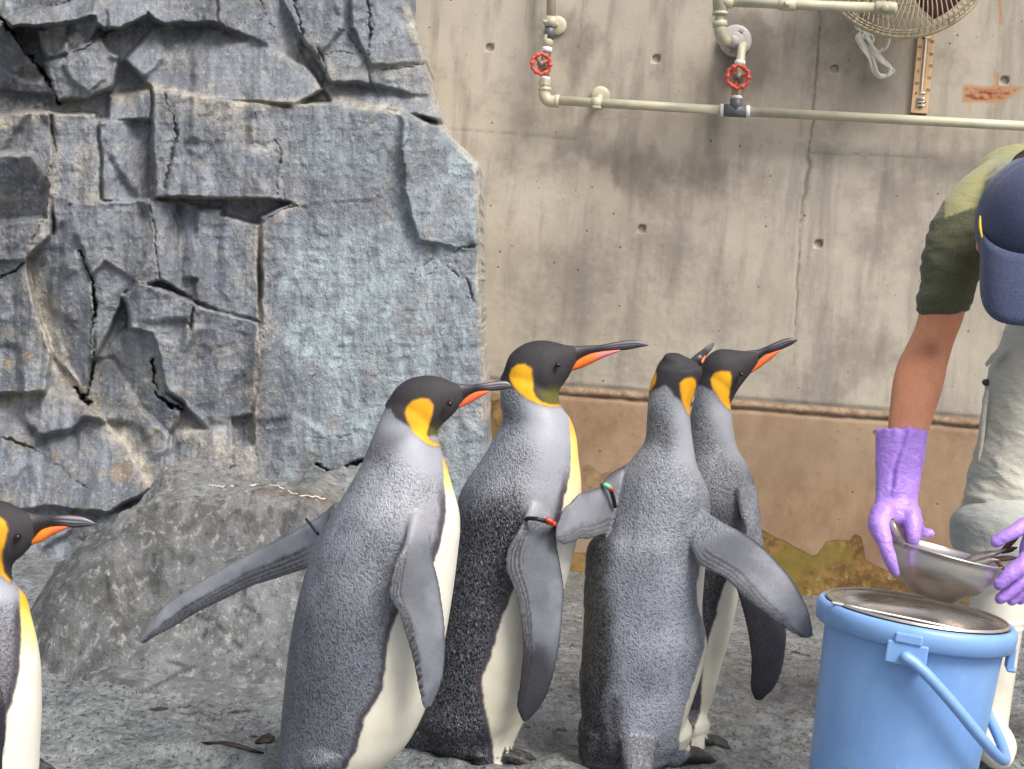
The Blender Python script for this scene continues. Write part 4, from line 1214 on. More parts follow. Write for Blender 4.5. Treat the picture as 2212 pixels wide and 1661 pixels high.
# ---------------------------------------------------------------- tall bird with the red-beaded band
def penguin_b():
    Y = 3.42
    d, e = CD, CE
    body = [(d(620, 300), d(960, 400), Y, .8), (d(562, 440), d(982, 480), Y, .84), (d(558, 580), d(1000, 590), Y, .88), (d(572, 700), d(1072, 690), Y, .88), (d(500, 850), d(1118, 830), Y, .88), (d(420, 990), d(1133, 980), Y, .88),
            (d(340, 1100), d(1150, 1110), Y, .86), (d(272, 1210), d(1156, 1220), Y, .86), (d(236, 1330), d(1150, 1340), Y, .86), (e(360, 120), e(1200, 120), Y, .85), (e(320, 290), e(1160, 290), Y, .85), (e(285, 450), e(1118, 440), Y, .85),
            (e(245, 700), e(1070, 700), Y, .85), (e(205, 950), e(1015, 960), Y, .85), (e(160, 1180), e(930, 1190), Y, .85), (e(120, 1360), e(838, 1350), Y, .84), (e(160, 1440), e(775, 1440), Y, .8)]
    head = [(d(577, 350), d(572, 450), Y, .75), (d(620, 232), d(640, 500), Y, .75), (d(700, 157), d(720, 556), Y, .75), (d(800, 117), d(820, 584), Y, .73), (d(900, 114), d(915, 575), Y, .72), (d(980, 130), d(985, 490), Y, .68), (d(1050, 148), d(1060, 383), Y, .6), (d(1115, 154), d(1090, 330), Y, .5)]
    cen = centres(body)
    fr_ = np.array([P(*e(590, 1661), 3.36)[0], 3.37, 0]); fl_ = np.array([P(*e(110, 1661), 3.48)[0] + .015, 3.5, 0])
    legs = [tube([P(*e(640, 1330), 3.40), P(*e(625, 1480), 3.39), P(*e(610, 1600), 3.38), np.array([fr_[0], 3.375, .03])], [.062, .046, .038, .03], 18, pid=7),
            tube([P(*e(330, 1380), 3.45), P(*e(210, 1480), 3.49), P(*e(130, 1580), 3.5), np.array([fl_[0], 3.5, .03])], [.078, .055, .038, .03], 18, pid=8)]
    tail = [tube([P(*e(250, 1380), 3.44), P(*e(110, 1500), 3.45), P(*e(20, 1600), 3.45)], [.07, .045, .014], 18, pid=8)]
    fl_r = dict(st=[(e(880, -180), e(1045, -180), (3.32, 3.36), .4), (e(840, -40), e(1050, -40), (3.29, 3.34), .3), (e(775, 80), e(1058, 90), (3.27, 3.32), .2), (e(728, 190), e(1082, 210), (3.265, 3.31), .15), (e(722, 300), e(1104, 330), (3.262, 3.305), .14), (e(765, 405), e(1118, 430), (3.262, 3.30), .14), (e(800, 520), e(1113, 560), (3.262, 3.295), .14),
                    (e(822, 660), e(1102, 690), (3.262, 3.29), .14), (e(834, 850), e(1080, 860), (3.265, 3.285), .14), (e(825, 985), e(1050, 1010), (3.268, 3.285), .14), (e(805, 1120), e(1010, 1140), (3.27, 3.285), .15), (e(792, 1235), e(950, 1250), (3.275, 3.285), .16), (e(815, 1310), e(895, 1315), (3.28, 3.285), .2)],
                trail=-1, cap=.8, dark=.34, pitch=.082, tip=.62, c=(110, 114, 123), c2=(138, 142, 152), cd=(32, 32, 38), b0=.10, b1=.2)
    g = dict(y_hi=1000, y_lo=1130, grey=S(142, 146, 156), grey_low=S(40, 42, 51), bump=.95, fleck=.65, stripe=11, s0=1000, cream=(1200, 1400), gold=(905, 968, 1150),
             head=pts(d, [(500, 470), (640, 468), (700, 505), (780, 560), (900, 600), (1010, 595), (1060, 500), (1160, 380), (1160, 60), (500, 60)]),
             patch=[pts(d, [(622, 375), (640, 320), (690, 292), (740, 290), (785, 320), (798, 400), (800, 480), (820, 530), (860, 568), (920, 586), (1020, 590), (1020, 598), (920, 601), (840, 582), (760, 547), (680, 484), (640, 430)])],
             throat=pts(d, [(840, 500), (1060, 440), (1060, 600), (900, 592)]),
             neck=pts(d, [(700, 500), (1100, 560), (1120, 860), (1030, 1060), (860, 1000), (760, 860), (700, 700)]),
             nape=[(pts(d, [(540, 480), (680, 520), (760, 700), (640, 800), (540, 760)]), S(92, 94, 104), .75)],
             smooth=[(pts(d, [(780, 1000), (1010, 960), (1030, 1200), (960, 1440), (760, 1430), (740, 1200)]), S(146, 147, 156), .75)],
             extra=[(pts(d, [(430, 900), (700, 820), (760, 900), (700, 1150), (330, 1180)]), S(134, 138, 147), 24, .5), (pts(d, [(760, 900), (1080, 1000), (1040, 1300), (960, 1450), (760, 1420), (720, 1200)]), S(138, 139, 148), 30, .1)],
             belly=[pts(d, [(1062, 650), (1074, 780), (1078, 900), (1080, 1000), (1066, 1130), (1042, 1230), (1020, 1330)]) + pts(e, [(1060, 140), (900, 260), (775, 430), (742, 520), (690, 640), (652, 780), (612, 930), (558, 1040), (570, 1200), (602, 1350), (632, 1500), (645, 1720), (900, 1720), (1400, 900), (1400, 0)]) + pts(d, [(1300, 700)])])
    bills = [dict(upper=[(d(1040, 147), d(1075, 338), Y, .52), (d(1110, 153), d(1105, 285), Y, .52), (d(1200, 151), d(1200, 225), Y, .62), (d(1300, 146), d(1300, 198), Y, .7), (d(1400, 126), d(1400, 190), Y, .6), (d(1500, 113), d(1500, 182), Y, .52), (d(1580, 117), d(1580, 166), Y, .5), (d(1648, 145), d(1650, 153), Y, .5)], pale=.45,
                  plate=[(d(1076, 312), d(1068, 340), Y, 1.4), (d(1120, 262), d(1120, 330), Y, .95), (d(1200, 217), d(1205, 296), Y, .85), (d(1300, 194), d(1308, 246), Y, .95), (d(1390, 184), d(1392, 212), Y, 1.3), (d(1440, 178), d(1440, 194), Y, 1.4)], c0=(246, 118, 40), c1=(232, 128, 136))]
    bands = [dict(pts=[(*d(735, 1450), 3.31), (*d(765, 1428), 3.277), (*d(830, 1432), 3.26), (*d(900, 1452), 3.268), (*d(950, 1468), 3.29), (*d(970, 1490), 3.33)], r=.0045, beads=[((*d(918, 1445), 3.262), M_BEAD_R), ((*d(938, 1462), 3.27), M_BEAD_R)])]
    return build_penguin('tallest penguin with long pink-tipped bill and a red-beaded band on its flipper', [loft(body, 64, 150, .6, .5), loft(head, 48, 80, .5, .3, pid=HEAD_ID)] + legs + tail,
                  [fl_r], [(fr_, math.radians(70), .95), (fl_, math.radians(80), .9)], math.radians(76), plume_colour(g), bills, [(d(982, 296), 3.373, .0075)], bands, (fr_[0], Y), cen)

# ---------------------------------------------------------------- bird with its back turned
def penguin_c():
    Y = 3.42
    f, g_ = CFv, CG
    body = [(f(470, 246), f(640, 246), Y - .005, .9), (f(425, 300), f(742, 296), Y, .9), (f(402, 360), f(756, 340), Y, .9), (f(376, 420), f(736, 405), Y, .88), (f(360, 500), f(700, 500), Y, .86), (f(352, 600), f(668, 590), Y, .86), (f(344, 720), f(668, 720), Y, .86),
            (f(328, 860), f(684, 850), Y, .85), (f(275, 940), f(700, 960), Y, .82), (f(205, 1030), f(722, 1050), Y, .78), (f(158, 1120), f(760, 1130), Y, .76), (f(110, 1250), f(805, 1230), Y, .76), (f(60, 1380), f(815, 1380), Y, .76), (f(15, 1500), f(815, 1500), Y, .78),
            (g_(262, 130), g_(1060, 130), Y, .8), (g_(238, 260), g_(1056, 260), Y, .8), (g_(226, 420), g_(1042, 450), Y, .8), (g_(220, 600), g_(1036, 600), Y, .8), (g_(213, 800), g_(1066, 800), Y, .8), (g_(198, 980), g_(1038, 980), Y, .8), (g_(202, 1150), g_(985, 1150), Y, .8),
            (g_(216, 1300), g_(935, 1300), Y, .8), (g_(228, 1420), g_(905, 1420), Y, .78), (g_(238, 1500), g_(892, 1490), Y, .74), (g_(262, 1575), g_(850, 1560), Y, .68)]
    cen = centres(body)
    fr_ = np.array([P(*g_(860, 1620), 3.44)[0], 3.46, 0]); fl_ = np.array([P(*g_(340, 1640), 3.42)[0], 3.44, 0])
    legs = [tube([P(*g_(800, 1420), 3.43), P(*g_(830, 1540), 3.44), np.array([fr_[0], 3.45, .035])], [.055, .035, .03], 16, pid=8),
            tube([P(*g_(390, 1400), 3.42), P(*g_(345, 1540), 3.43), np.array([fl_[0], 3.43, .035])], [.064, .048, .043], 16, pid=8)]
    tail = [tube([P(*g_(620, 1200), 3.41), P(*g_(605, 1400), 3.37), P(*g_(600, 1560), 3.315), P(*g_(605, 1675), 3.285)], [.04, .042, .036, .028], 20, pid=7, flat=.55, up=np.array([0, 1.0, 0]))]
    fl_r = dict(st=[(g_(1075, -80), g_(930, 40), (3.38, 3.36), .5), (g_(1190, -10), g_(962, 160), (3.35, 3.34), .3), (g_(1320, 55), g_(1000, 255), (3.33, 3.32), .2), (g_(1440, 140), g_(1085, 308), (3.31, 3.30), .16), (g_(1550, 250), g_(1180, 355), (3.29, 3.28), .14), (g_(1640, 352), g_(1260, 430), (3.275, 3.265), .14), (g_(1705, 460), g_(1360, 525), (3.26, 3.25), .13),
                    (g_(1755, 560), g_(1480, 615), (3.25, 3.24), .13), (g_(1785, 660), g_(1600, 710), (3.24, 3.235), .13), (g_(1798, 735), g_(1700, 765), (3.235, 3.23), .15)],
                trail=1, cap=.6, dark=.40, pitch=.10, c=(110, 113, 123), c2=(144, 147, 159), cd=(50, 51, 58), stripe=.85, b0=.1, b1=.25, fringe=.6)
    c3 = CD
    fl_l = dict(st=[(c3(1520, 1010), c3(1500, 1540), 3.43, .3), (c3(1460, 1045), c3(1440, 1590), 3.42, .2), (c3(1400, 1075), c3(1385, 1590), 3.40, .15), (c3(1345, 1118), c3(1335, 1550), 3.375, .12), (c3(1300, 1185), c3(1285, 1560), 3.35, .12), (c3(1220, 1214), c3(1210, 1583), 3.325, .12), (c3(1140, 1240), c3(1130, 1588), 3.30, .12),
                    (c3(1070, 1310), c3(1060, 1620), 3.29, .12), (c3(1010, 1370), c3(1010, 1622), 3.28, .12), (c3(980, 1450), c3(975, 1600), 3.275, .14)],
                trail=1, cap=.35, dark=.42, pitch=.10, c=(136, 138, 147), c2=(156, 158, 166), cd=(80, 79, 84), stripe=.75, fringe=.9, b0=.0, b1=.1)
    gg = dict(y_hi=1150, y_lo=1300, grey=S(132, 136, 145), grey_low=S(134, 139, 151), bump=.8, fleck=.15, stripe=0.1, stripe_a=0, cream=(1250, 1500), s0=900,
              head=pts(f, [(300, 520), (360, 500), (425, 470), (482, 448), (512, 470), (545, 525), (595, 562), (640, 600), (720, 520), (900, 400), (900, 100), (300, 100)]),
              patch=[pts(f, [(589, 430), (620, 400), (680, 385), (706, 410), (709, 450), (690, 520), (668, 580), (662, 672), (640, 640), (610, 560), (592, 490)]), pts(f, [(413, 325), (419, 380), (406, 430), (376, 480), (340, 500), (340, 420), (380, 340)])],
              neck=pts(f, [(480, 460), (700, 560), (720, 900), (720, 1100), (560, 1000), (560, 760), (520, 600)]),
              nape=[(pts(f, [(345, 560), (460, 560), (540, 800), (500, 900), (330, 860)]), S(78, 80, 86), .7), (pts(f, [(360, 500), (480, 455), (520, 520), (470, 600), (350, 600)]), S(150, 153, 160), .8)],
              extra=[(pts(g_, [(150, -100), (420, -60), (440, 130), (390, 400), (420, 700), (440, 1000), (400, 1200), (420, 1400), (480, 1661), (150, 1661)]), S(30, 30, 36), 20, .12), (pts(g_, [(480, 1180), (700, 1150), (940, 1100), (900, 1500), (720, 1400), (680, 1661), (500, 1661), (500, 1300)]), S(168, 172, 185), 40, .2), (pts(g_, [(420, 1150), (500, 1180), (510, 1350), (500, 1661), (420, 1661)]), S(70, 70, 78), 14, .1)],  # painted shading: rump lightened, dark band on the left side deepened
              belly=[pts(g_, [(1040, 250), (1018, 300), (1000, 400), (1003, 520), (1020, 600), (1048, 660), (1062, 740), (1050, 830), (1018, 950), (985, 1050), (945, 1180), (905, 1320), (880, 1440), (878, 1530), (1300, 1530), (1300, 250)]), pts(g_, [(245, 100), (238, 300), (230, 500), (226, 700), (215, 900), (205, 985), (100, 985), (100, 100)])])
    def colour(px, py, mt, co, w, fr):
        C, X = plume_colour(gg)(px, py, mt, co, w, fr)
        front = sstep(.045, .06, fr) * (mt[:, 0] < 1) * sstep(1.0, .86, co[:, 2] / .72)     # the breast turned from us
        C = mixc(C, WHITE, front); X[:, 1] *= 1 - front
        tl = mt[:, 0] == 7
        C[tl] = C[tl] * (.30 + .15 * np.sin(px[tl] * 1.1 + 2 * np.sin(py[tl] * .15)) ** 2)[:, None]
        return C, X
    bills = [dict(upper=[(f(655, 262), f(742, 322), (3.43, 3.43), .5), (f(695, 226), f(766, 282), (3.43, 3.43), .6), (f(745, 188), f(790, 225), (3.45, 3.45), .8), (f(790, 152), f(820, 185), (3.47, 3.47), .8), (f(822, 132), f(842, 148), (3.50, 3.50), .7)], pale=.6,
                  plate=[(f(746, 268), f(758, 284), 3.405, .8), (f(756, 246), f(772, 258), 3.41, .8), (f(774, 226), f(783, 234), 3.42, .8)], c0=(238, 112, 60))]
    bands = [dict(pts=[(*c3(1305, 1180), 3.36), (*c3(1335, 1178), 3.345), (*c3(1365, 1210), 3.35), (*c3(1388, 1270), 3.36), (*c3(1404, 1340), 3.375)], r=.0042, beads=[((*c3(1345, 1188), 3.342), M_BEAD_G), ((*c3(1364, 1204), 3.346), M_BEAD_R)])]
    return build_penguin('penguin with its back turned, both flippers held out, beside the blue bucket', [loft(body, 64, 170, .5, .4)] + legs + tail,
                  [fl_r, fl_l], [(fr_, math.radians(40), 1.0), (fl_, math.radians(20), 1.0)], math.radians(14), colour, bills, [], bands, (fr_[0] - .1, Y), cen, mirror=False)

# ---------------------------------------------------------------- bird half hidden behind it
def penguin_d():
    Y = 3.68
    f, g_ = CFv, CG
    body = [(f(760, 320), f(1030, 330), Y, .82), (f(720, 430), f(1010, 480), Y, .84), (f(690, 560), f(965, 590), Y, .86), (f(665, 680), f(975, 680), Y, .86), (f(655, 800), f(990, 800), Y, .86), (f(640, 920), f(1020, 920), Y, .86), (f(600, 1040), f(1095, 1040), Y, .86), (f(570, 1180), f(1148, 1180), Y, .86),
            (f(560, 1320), f(1156, 1310), Y, .86), (f(560, 1450), f(1130, 1440), Y, .86), (f(570, 1560), f(1100, 1550), Y, .86), (g_(760, 200), g_(1302, 200), Y, .86), (g_(780, 340), g_(1294, 340), Y, .86), (g_(790, 480), g_(1280, 480), Y, .86), (g_(790, 640), g_(1250, 640), Y, .86), (g_(780, 800), g_(1212, 800), Y, .86),
            (g_(770, 960), g_(1162, 960), Y, .86), (g_(770, 1120), g_(1124, 1120), Y, .86), (g_(780, 1270), g_(1078, 1270), Y, .84), (g_(800, 1390), g_(1036, 1390), Y, .8), (g_(830, 1470), g_(1005, 1480), Y, .8)]
    head = [(f(740, 330), f(740, 420), Y, .75), (f(785, 240), f(800, 470), Y, .75), (f(850, 188), f(860, 520), Y, .74), (f(930, 176), f(935, 545), Y, .72), (f(1000, 184), f(985, 520), Y, .7), (f(1060, 190), f(1045, 440), Y, .64), (f(1120, 190), f(1105, 365), Y, .55), (f(1165, 182), f(1145, 315), Y, .48)]
    cen = centres(body)
    fr_ = np.array([P(*g_(960, 1560), 3.64)[0], 3.64, 0]); fl_ = np.array([P(*g_(850, 1560), 3.76)[0], 3.76, 0])
    legs = [tube([P(*g_(920, 1400), 3.66), P(*g_(945, 1480), 3.65), np.array([fr_[0], 3.645, .03])], [.06, .045, .032], 16, pid=7), tube([P(*g_(880, 1400), 3.74), np.array([fl_[0], 3.755, .03])], [.06, .032], 16, pid=8)]
    fl_r = dict(st=[(f(1010, 1220), f(1140, 1220), (3.60, 3.64), .5), (f(1040, 1390), f(1176, 1380), (3.58, 3.62), .35), (f(1075, 1540), f(1194, 1530), (3.57, 3.6), .25), (g_(1185, 220), g_(1478, 225), (3.55, 3.58), .2), (g_(1245, 370), g_(1538, 410), (3.54, 3.565), .16), (g_(1285, 490), g_(1572, 550), (3.53, 3.55), .14), (g_(1312, 590), g_(1600, 660), (3.53, 3.545), .14), (g_(1345, 730), g_(1612, 770), (3.53, 3.54), .14), (g_(1366, 900), g_(1598, 900), (3.53, 3.54), .14),
                    (g_(1362, 1040), g_(1560, 1050), (3.535, 3.54), .14), (g_(1364, 1120), g_(1515, 1130), (3.537, 3.54), .16), (g_(1385, 1175), g_(1460, 1180), (3.54, 3.542), .2)],
                trail=-1, cap=.7, dark=.42, pitch=.1, tip=.1, c=(60, 60, 70), c2=(80, 82, 92), cd=(28, 26, 32), stripe=.8, fringe=.5, b0=.25, b1=.42)
    gg = dict(y_hi=980, y_lo=1200, grey=S(130, 133, 141), grey_low=S(96, 97, 104), bump=.85, fleck=.3, stripe=9, cream=(1200, 1500), s0=1100,
              head=pts(f, [(600, 440), (740, 445), (800, 472), (850, 495), (900, 560), (975, 640), (1010, 560), (1240, 380), (1240, 60), (600, 60)]),
              patch=[pts(f, [(811, 395), (840, 355), (900, 340), (955, 345), (971, 380), (966, 440), (951, 530), (972, 635), (930, 602), (870, 530), (830, 460)])],
              neck=pts(f, [(820, 480), (1020, 600), (1040, 900), (1120, 1040), (960, 960), (860, 820), (800, 680), (760, 520)]),
              nape=[(pts(f, [(660, 560), (760, 560), (800, 700), (680, 740)]), S(88, 90, 98), .7)],
              extra=[(pts(f, [(1060, 1200), (1200, 1180), (1210, 1600), (1120, 1600), (1050, 1500)]), S(158, 160, 170), 20, .05), (pts(g_, [(950, 250), (1230, 330), (1150, 480), (1080, 760), (1040, 1000), (1020, 1280), (950, 1480), (800, 1480), (900, 700)]), S(62, 58, 64), 10, .15)],
              belly=[pts(g_, [(1215, 360), (1160, 480), (1125, 640), (1085, 740), (1050, 900), (1042, 1000), (1022, 1280), (965, 1420), (945, 1500), (940, 1600), (1500, 1600), (1500, 360)])])
    bills = [dict(upper=[(f(1085, 188), f(1115, 348), Y, .5), (f(1150, 183), f(1145, 290), Y, .52), (f(1220, 161), f(1215, 222), Y, .65), (f(1300, 124), f(1300, 195), Y, .6), (f(1370, 100), f(1375, 165), Y, .55), (f(1420, 96), f(1428, 138), Y, .55), (f(1452, 104), f(1454, 116), Y, .5)], pale=.35,
                  plate=[(f(1120, 322), f(1116, 354), Y, 1.3), (f(1150, 282), f(1160, 328), Y, 1.0), (f(1200, 238), f(1215, 288), Y, .95), (f(1260, 203), f(1275, 242), Y, 1.0), (f(1320, 184), f(1328, 194), Y, 1.6)], c0=(240, 112, 50))]
    return build_penguin('penguin with raised orange-striped bill standing half hidden behind the one with its back turned', [loft(body, 56, 150, .6, .5), loft(head, 44, 80, .5, .3, pid=HEAD_ID)] + legs,
                  [fl_r], [(fr_, math.radians(60), .9), (fl_, math.radians(60), .9)], math.radians(64), plume_colour(gg), bills, [(f(1042, 364), 3.634, .0075)], [], (fr_[0], Y), cen, voxel=.003)

# ---------------------------------------------------------------- bird cut by the left edge of the view
def penguin_e():
    Y = 2.98
    h = CH
    body = [(h(-200, 190), h(90, 260), Y, .82), (h(-215, 330), h(90, 400), Y, .85), (h(-225, 450), h(64, 500), Y, .86), (h(-260, 560), h(80, 565), Y, .88), (h(-300, 660), h(146, 655), Y, .88), (h(-340, 780), h(176, 770), Y, .88), (h(-370, 900), h(208, 900), Y, .88), (h(-390, 1050), h(230, 1040), Y, .88),
            (h(-400, 1200), h(237, 1200), Y, .88), (h(-405, 1350), h(238, 1350), Y, .88), (h(-400, 1500), h(230, 1500), Y, .88), (h(-395, 1661), h(222, 1661), Y, .88), (h(-385, 1850), h(200, 1850), Y, .88), (h(-370, 2000), h(150, 2000), Y, .87), (h(-340, 2100), h(80, 2100), Y, .85)]
    head = [(h(-200, 250), h(-200, 340), Y, .75), (h(-150, 130), h(-150, 420), Y, .76), (h(-80, 85), h(-80, 460), Y, .75), (h(0, 76), h(0, 470), Y, .74), (h(70, 98), h(65, 450), Y, .7), (h(130, 130), h(130, 405), Y, .62), (h(190, 156), h(185, 345), Y, .52)]
    cen = centres(body)
    b = P(*h(-100, 2000), Y)
    fr_ = np.array([b[0], 2.92, 0]); fl_ = np.array([b[0], 3.05, 0])
    legs = [tube([P(*h(-90, 2050), 2.93), np.array([fr_[0], 2.925, .03])], [.08, .035], 16, pid=7), tube([P(*h(-90, 2050), 3.04), np.array([fl_[0], 3.045, .03])], [.08, .035], 16, pid=8)]
    tail = [tube([P(*h(-330, 2020), Y), P(*h(-430, 2160), Y)], [.06, .015], 16, pid=7)]
    fl_r = dict(st=[(h(-190, 800), h(-70, 800), (2.88, 2.9), .5), (h(-215, 950), h(-45, 950), (2.85, 2.86), .25), (h(-230, 1100), h(-12, 1110), (2.84, 2.85), .15), (h(-225, 1250), h(30, 1255), (2.835, 2.84), .14), (h(-210, 1400), h(37, 1380), (2.835, 2.84), .14), (h(-190, 1600), h(26, 1560), (2.84, 2.84), .14), (h(-160, 1800), h(10, 1760), (2.845, 2.845), .14), (h(-120, 1930), h(-40, 1920), (2.85, 2.85), .2)],
                trail=-1, cap=.8, tip=-.4, c=(46, 44, 62), c2=(54, 52, 70), cd=(30, 28, 40), b0=.12, b1=.3)
    gg = dict(y_hi=1300, y_lo=1500, grey=S(132, 132, 141), grey_low=S(108, 108, 118), bump=.8, fleck=.15, stripe=13, s0=1270, cream=(1700, 1900), gold=(1290, 1335, 1440),
              head=pts(h, [(-400, 360), (-20, 470), (14, 500), (62, 560), (120, 500), (260, 360), (260, 0), (-400, 0)]),
              patch=[pts(h, [(-90, 215), (-60, 180), (0, 176), (30, 200), (46, 250), (32, 310), (13, 370), (9, 430), (22, 500), (62, 548), (60, 562), (0, 510), (-50, 430), (-90, 320)])],
              neck=pts(h, [(-160, 420), (100, 560), (140, 640), (90, 680), (-60, 660), (-200, 560)]),
              belly=[pts(h, [(116, 600), (120, 690), (127, 900), (116, 1080), (82, 1230), (42, 1340), (26, 1500), (10, 1661), (-40, 1900), (-60, 2200), (600, 2200), (600, 600)])])
    bills = [dict(upper=[(h(150, 142), h(182, 345), Y, .5), (h(200, 156), h(205, 290), Y, .52), (h(270, 162), h(270, 240), Y, .65), (h(350, 160), h(350, 226), Y, .68), (h(430, 160), h(430, 238), Y, .6), (h(500, 174), h(500, 232), Y, .55), (h(545, 198), h(545, 224), Y, .5), (h(566, 214), h(567, 219), Y, .5)],
                  plate=[(h(202, 295), h(194, 338), Y, 1.2), (h(240, 252), h(245, 322), Y, .95), (h(290, 232), h(300, 288), Y, .95), (h(345, 225), h(355, 262), Y, 1.1), (h(402, 222), h(400, 240), Y, 1.5)], c0=(244, 130, 40), c1=(236, 110, 60))]
    return build_penguin('penguin standing low, with yellow breast and white belly, apart from the group near the boulder', [loft(body, 64, 150, .6, .5), loft(head, 48, 80, .5, .3, pid=HEAD_ID)] + legs + tail,
                  [fl_r], [(fr_, math.radians(80), .95), (fl_, math.radians(80), .95)], math.radians(82), plume_colour(gg), bills, [(h(104, 292), 2.945, .0085)], [], (b[0], Y), cen, voxel=.0036)

for fn in (penguin_a, penguin_b, penguin_c, penguin_d, penguin_e):
    fn()
# ================================================================== pipes, fan, cord, thermometer on the wall
M_PIPE = simple('beige_pipe_plastic', S(192, 186, 162), 0.42, var=0.07, scale=14, dirt=(S(120, 110, 84), 0.45))
M_GREYF = simple('grey_fitting', S(98, 102, 106), 0.45, var=0.1, dirt=(S(70, 70, 68), 0.4))
M_FLANGE = simple('pale_grey_flange', S(176, 174, 170), 0.4, var=0.05)
M_TAPE = simple('white_seal_tape', S(226, 224, 220), 0.6, var=0.05)
M_RED = simple('red_handwheel_paint', S(206, 82, 70), 0.45, var=0.12, scale=60, dirt=(S(150, 84, 76), 0.4))
M_BRASS = simple('tarnished_brass', S(150, 132, 108), 0.4, 0.6, var=0.15, scale=50)
M_STEELD = simple('dull_steel', S(120, 116, 112), 0.45, 0.7, var=0.15, scale=60)
M_WIRE = simple('yellowed_fan_wire', S(196, 182, 152), 0.45, var=0.12, scale=40, dirt=(S(120, 96, 66), 0.6))
M_MAROON = simple('fan_blade', S(96, 52, 50), 0.4)
M_CORD = simple('white_cord', S(226, 222, 212), 0.45, var=0.05)
M_BOARD = simple('thermometer_board', S(206, 172, 132), 0.6, var=0.08, scale=20)
M_BOARD_EDGE = simple('thermometer_edge', S(84, 66, 56), 0.6)
M_PRINT = simple('dark_print', S(66, 50, 42), 0.7, var=0.05)
M_CHROME = simple('polished_cap', S(210, 208, 210), 0.18, 1.0, var=0.05)

def wtube(p, r, **k):
    """straight or curved bar through (x, y, offset) points in front of the wall"""
    return tube([WP(*q) for q in p], r, **k)

def px_m(n, off=0.08):
    return n / F * 5.6

def handwheel(c, r, tilt, parent):
    """six-lobed cast wheel facing out of the wall"""
    n = 72
    rows, nn = [], 10
    ux = WA * math.cos(tilt[0]) + WN * math.sin(tilt[0]); uy = np.array([0, 0, 1.0]) * math.cos(tilt[1]) + WN * math.sin(tilt[1])
    un = np.cross(ux, uy)
    if un @ WN < 0: un = -un
    R = []
    for i in range(n):
        a = 2 * math.pi * i / n
        lob = max(0, math.cos(6 * a)) ** 3
        hexr = r * (math.cos(math.pi / 6) / math.cos(((a + math.pi / 6) % (math.pi / 3)) - math.pi / 6)) * .90
        tr = r * (.15 + .075 * lob)
        cc = c + (hexr + .05 * r * lob) * (math.cos(a) * ux + math.sin(a) * uy)
        rd = math.cos(a) * ux + math.sin(a) * uy
        R.append([cc + tr * (math.cos(t) * rd + math.sin(t) * un) for t in np.linspace(0, 2 * math.pi, nn, endpoint=False)])
    R = np.array(R + R[:1])
    V, Fq = rings_to_mesh(R, False)
    sh = [(V, Fq, np.zeros((len(V), 3)))]
    for k in range(3):
        a = 2 * math.pi * k / 3 + .3
        d = math.cos(a) * ux + math.sin(a) * uy
        sh.append(tube([c - un * r * .25 + d * r * .2, c - un * .1 * r + d * r * .85], [r * .12, r * .1], 10))
    w = obj('handwheel', sh, M_RED, parent)
    hub = obj('hub', tube([c - un * r * .45, c + un * r * .12], [r * .26, r * .22], 16, cap=.3), M_STEELD, parent)
    hub.parent = w; hub.matrix_parent_inverse = Matrix.Identity(4)
    hub.matrix_parent_inverse = w.matrix_parent_inverse.inverted() if False else Matrix.Identity(4)
    return un

def valve(c_pipe, c_wheel, r, tilt, parent):
    v = obj('valve_body', [tube([c_pipe + np.array([0, 0, r * 1.05]), c_pipe - np.array([0, 0, r * 1.05])], [r * .42, r * .42], 6, cap=0),
                           tube([c_pipe, (c_pipe + c_wheel) / 2], [r * .5, r * .36], 16)], M_BRASS, parent, smooth=False)
    obj('valve_stem', tube([c_pipe, c_wheel], r * .14, 12), M_STEELD, parent)
    handwheel(c_wheel, r, tilt, parent)

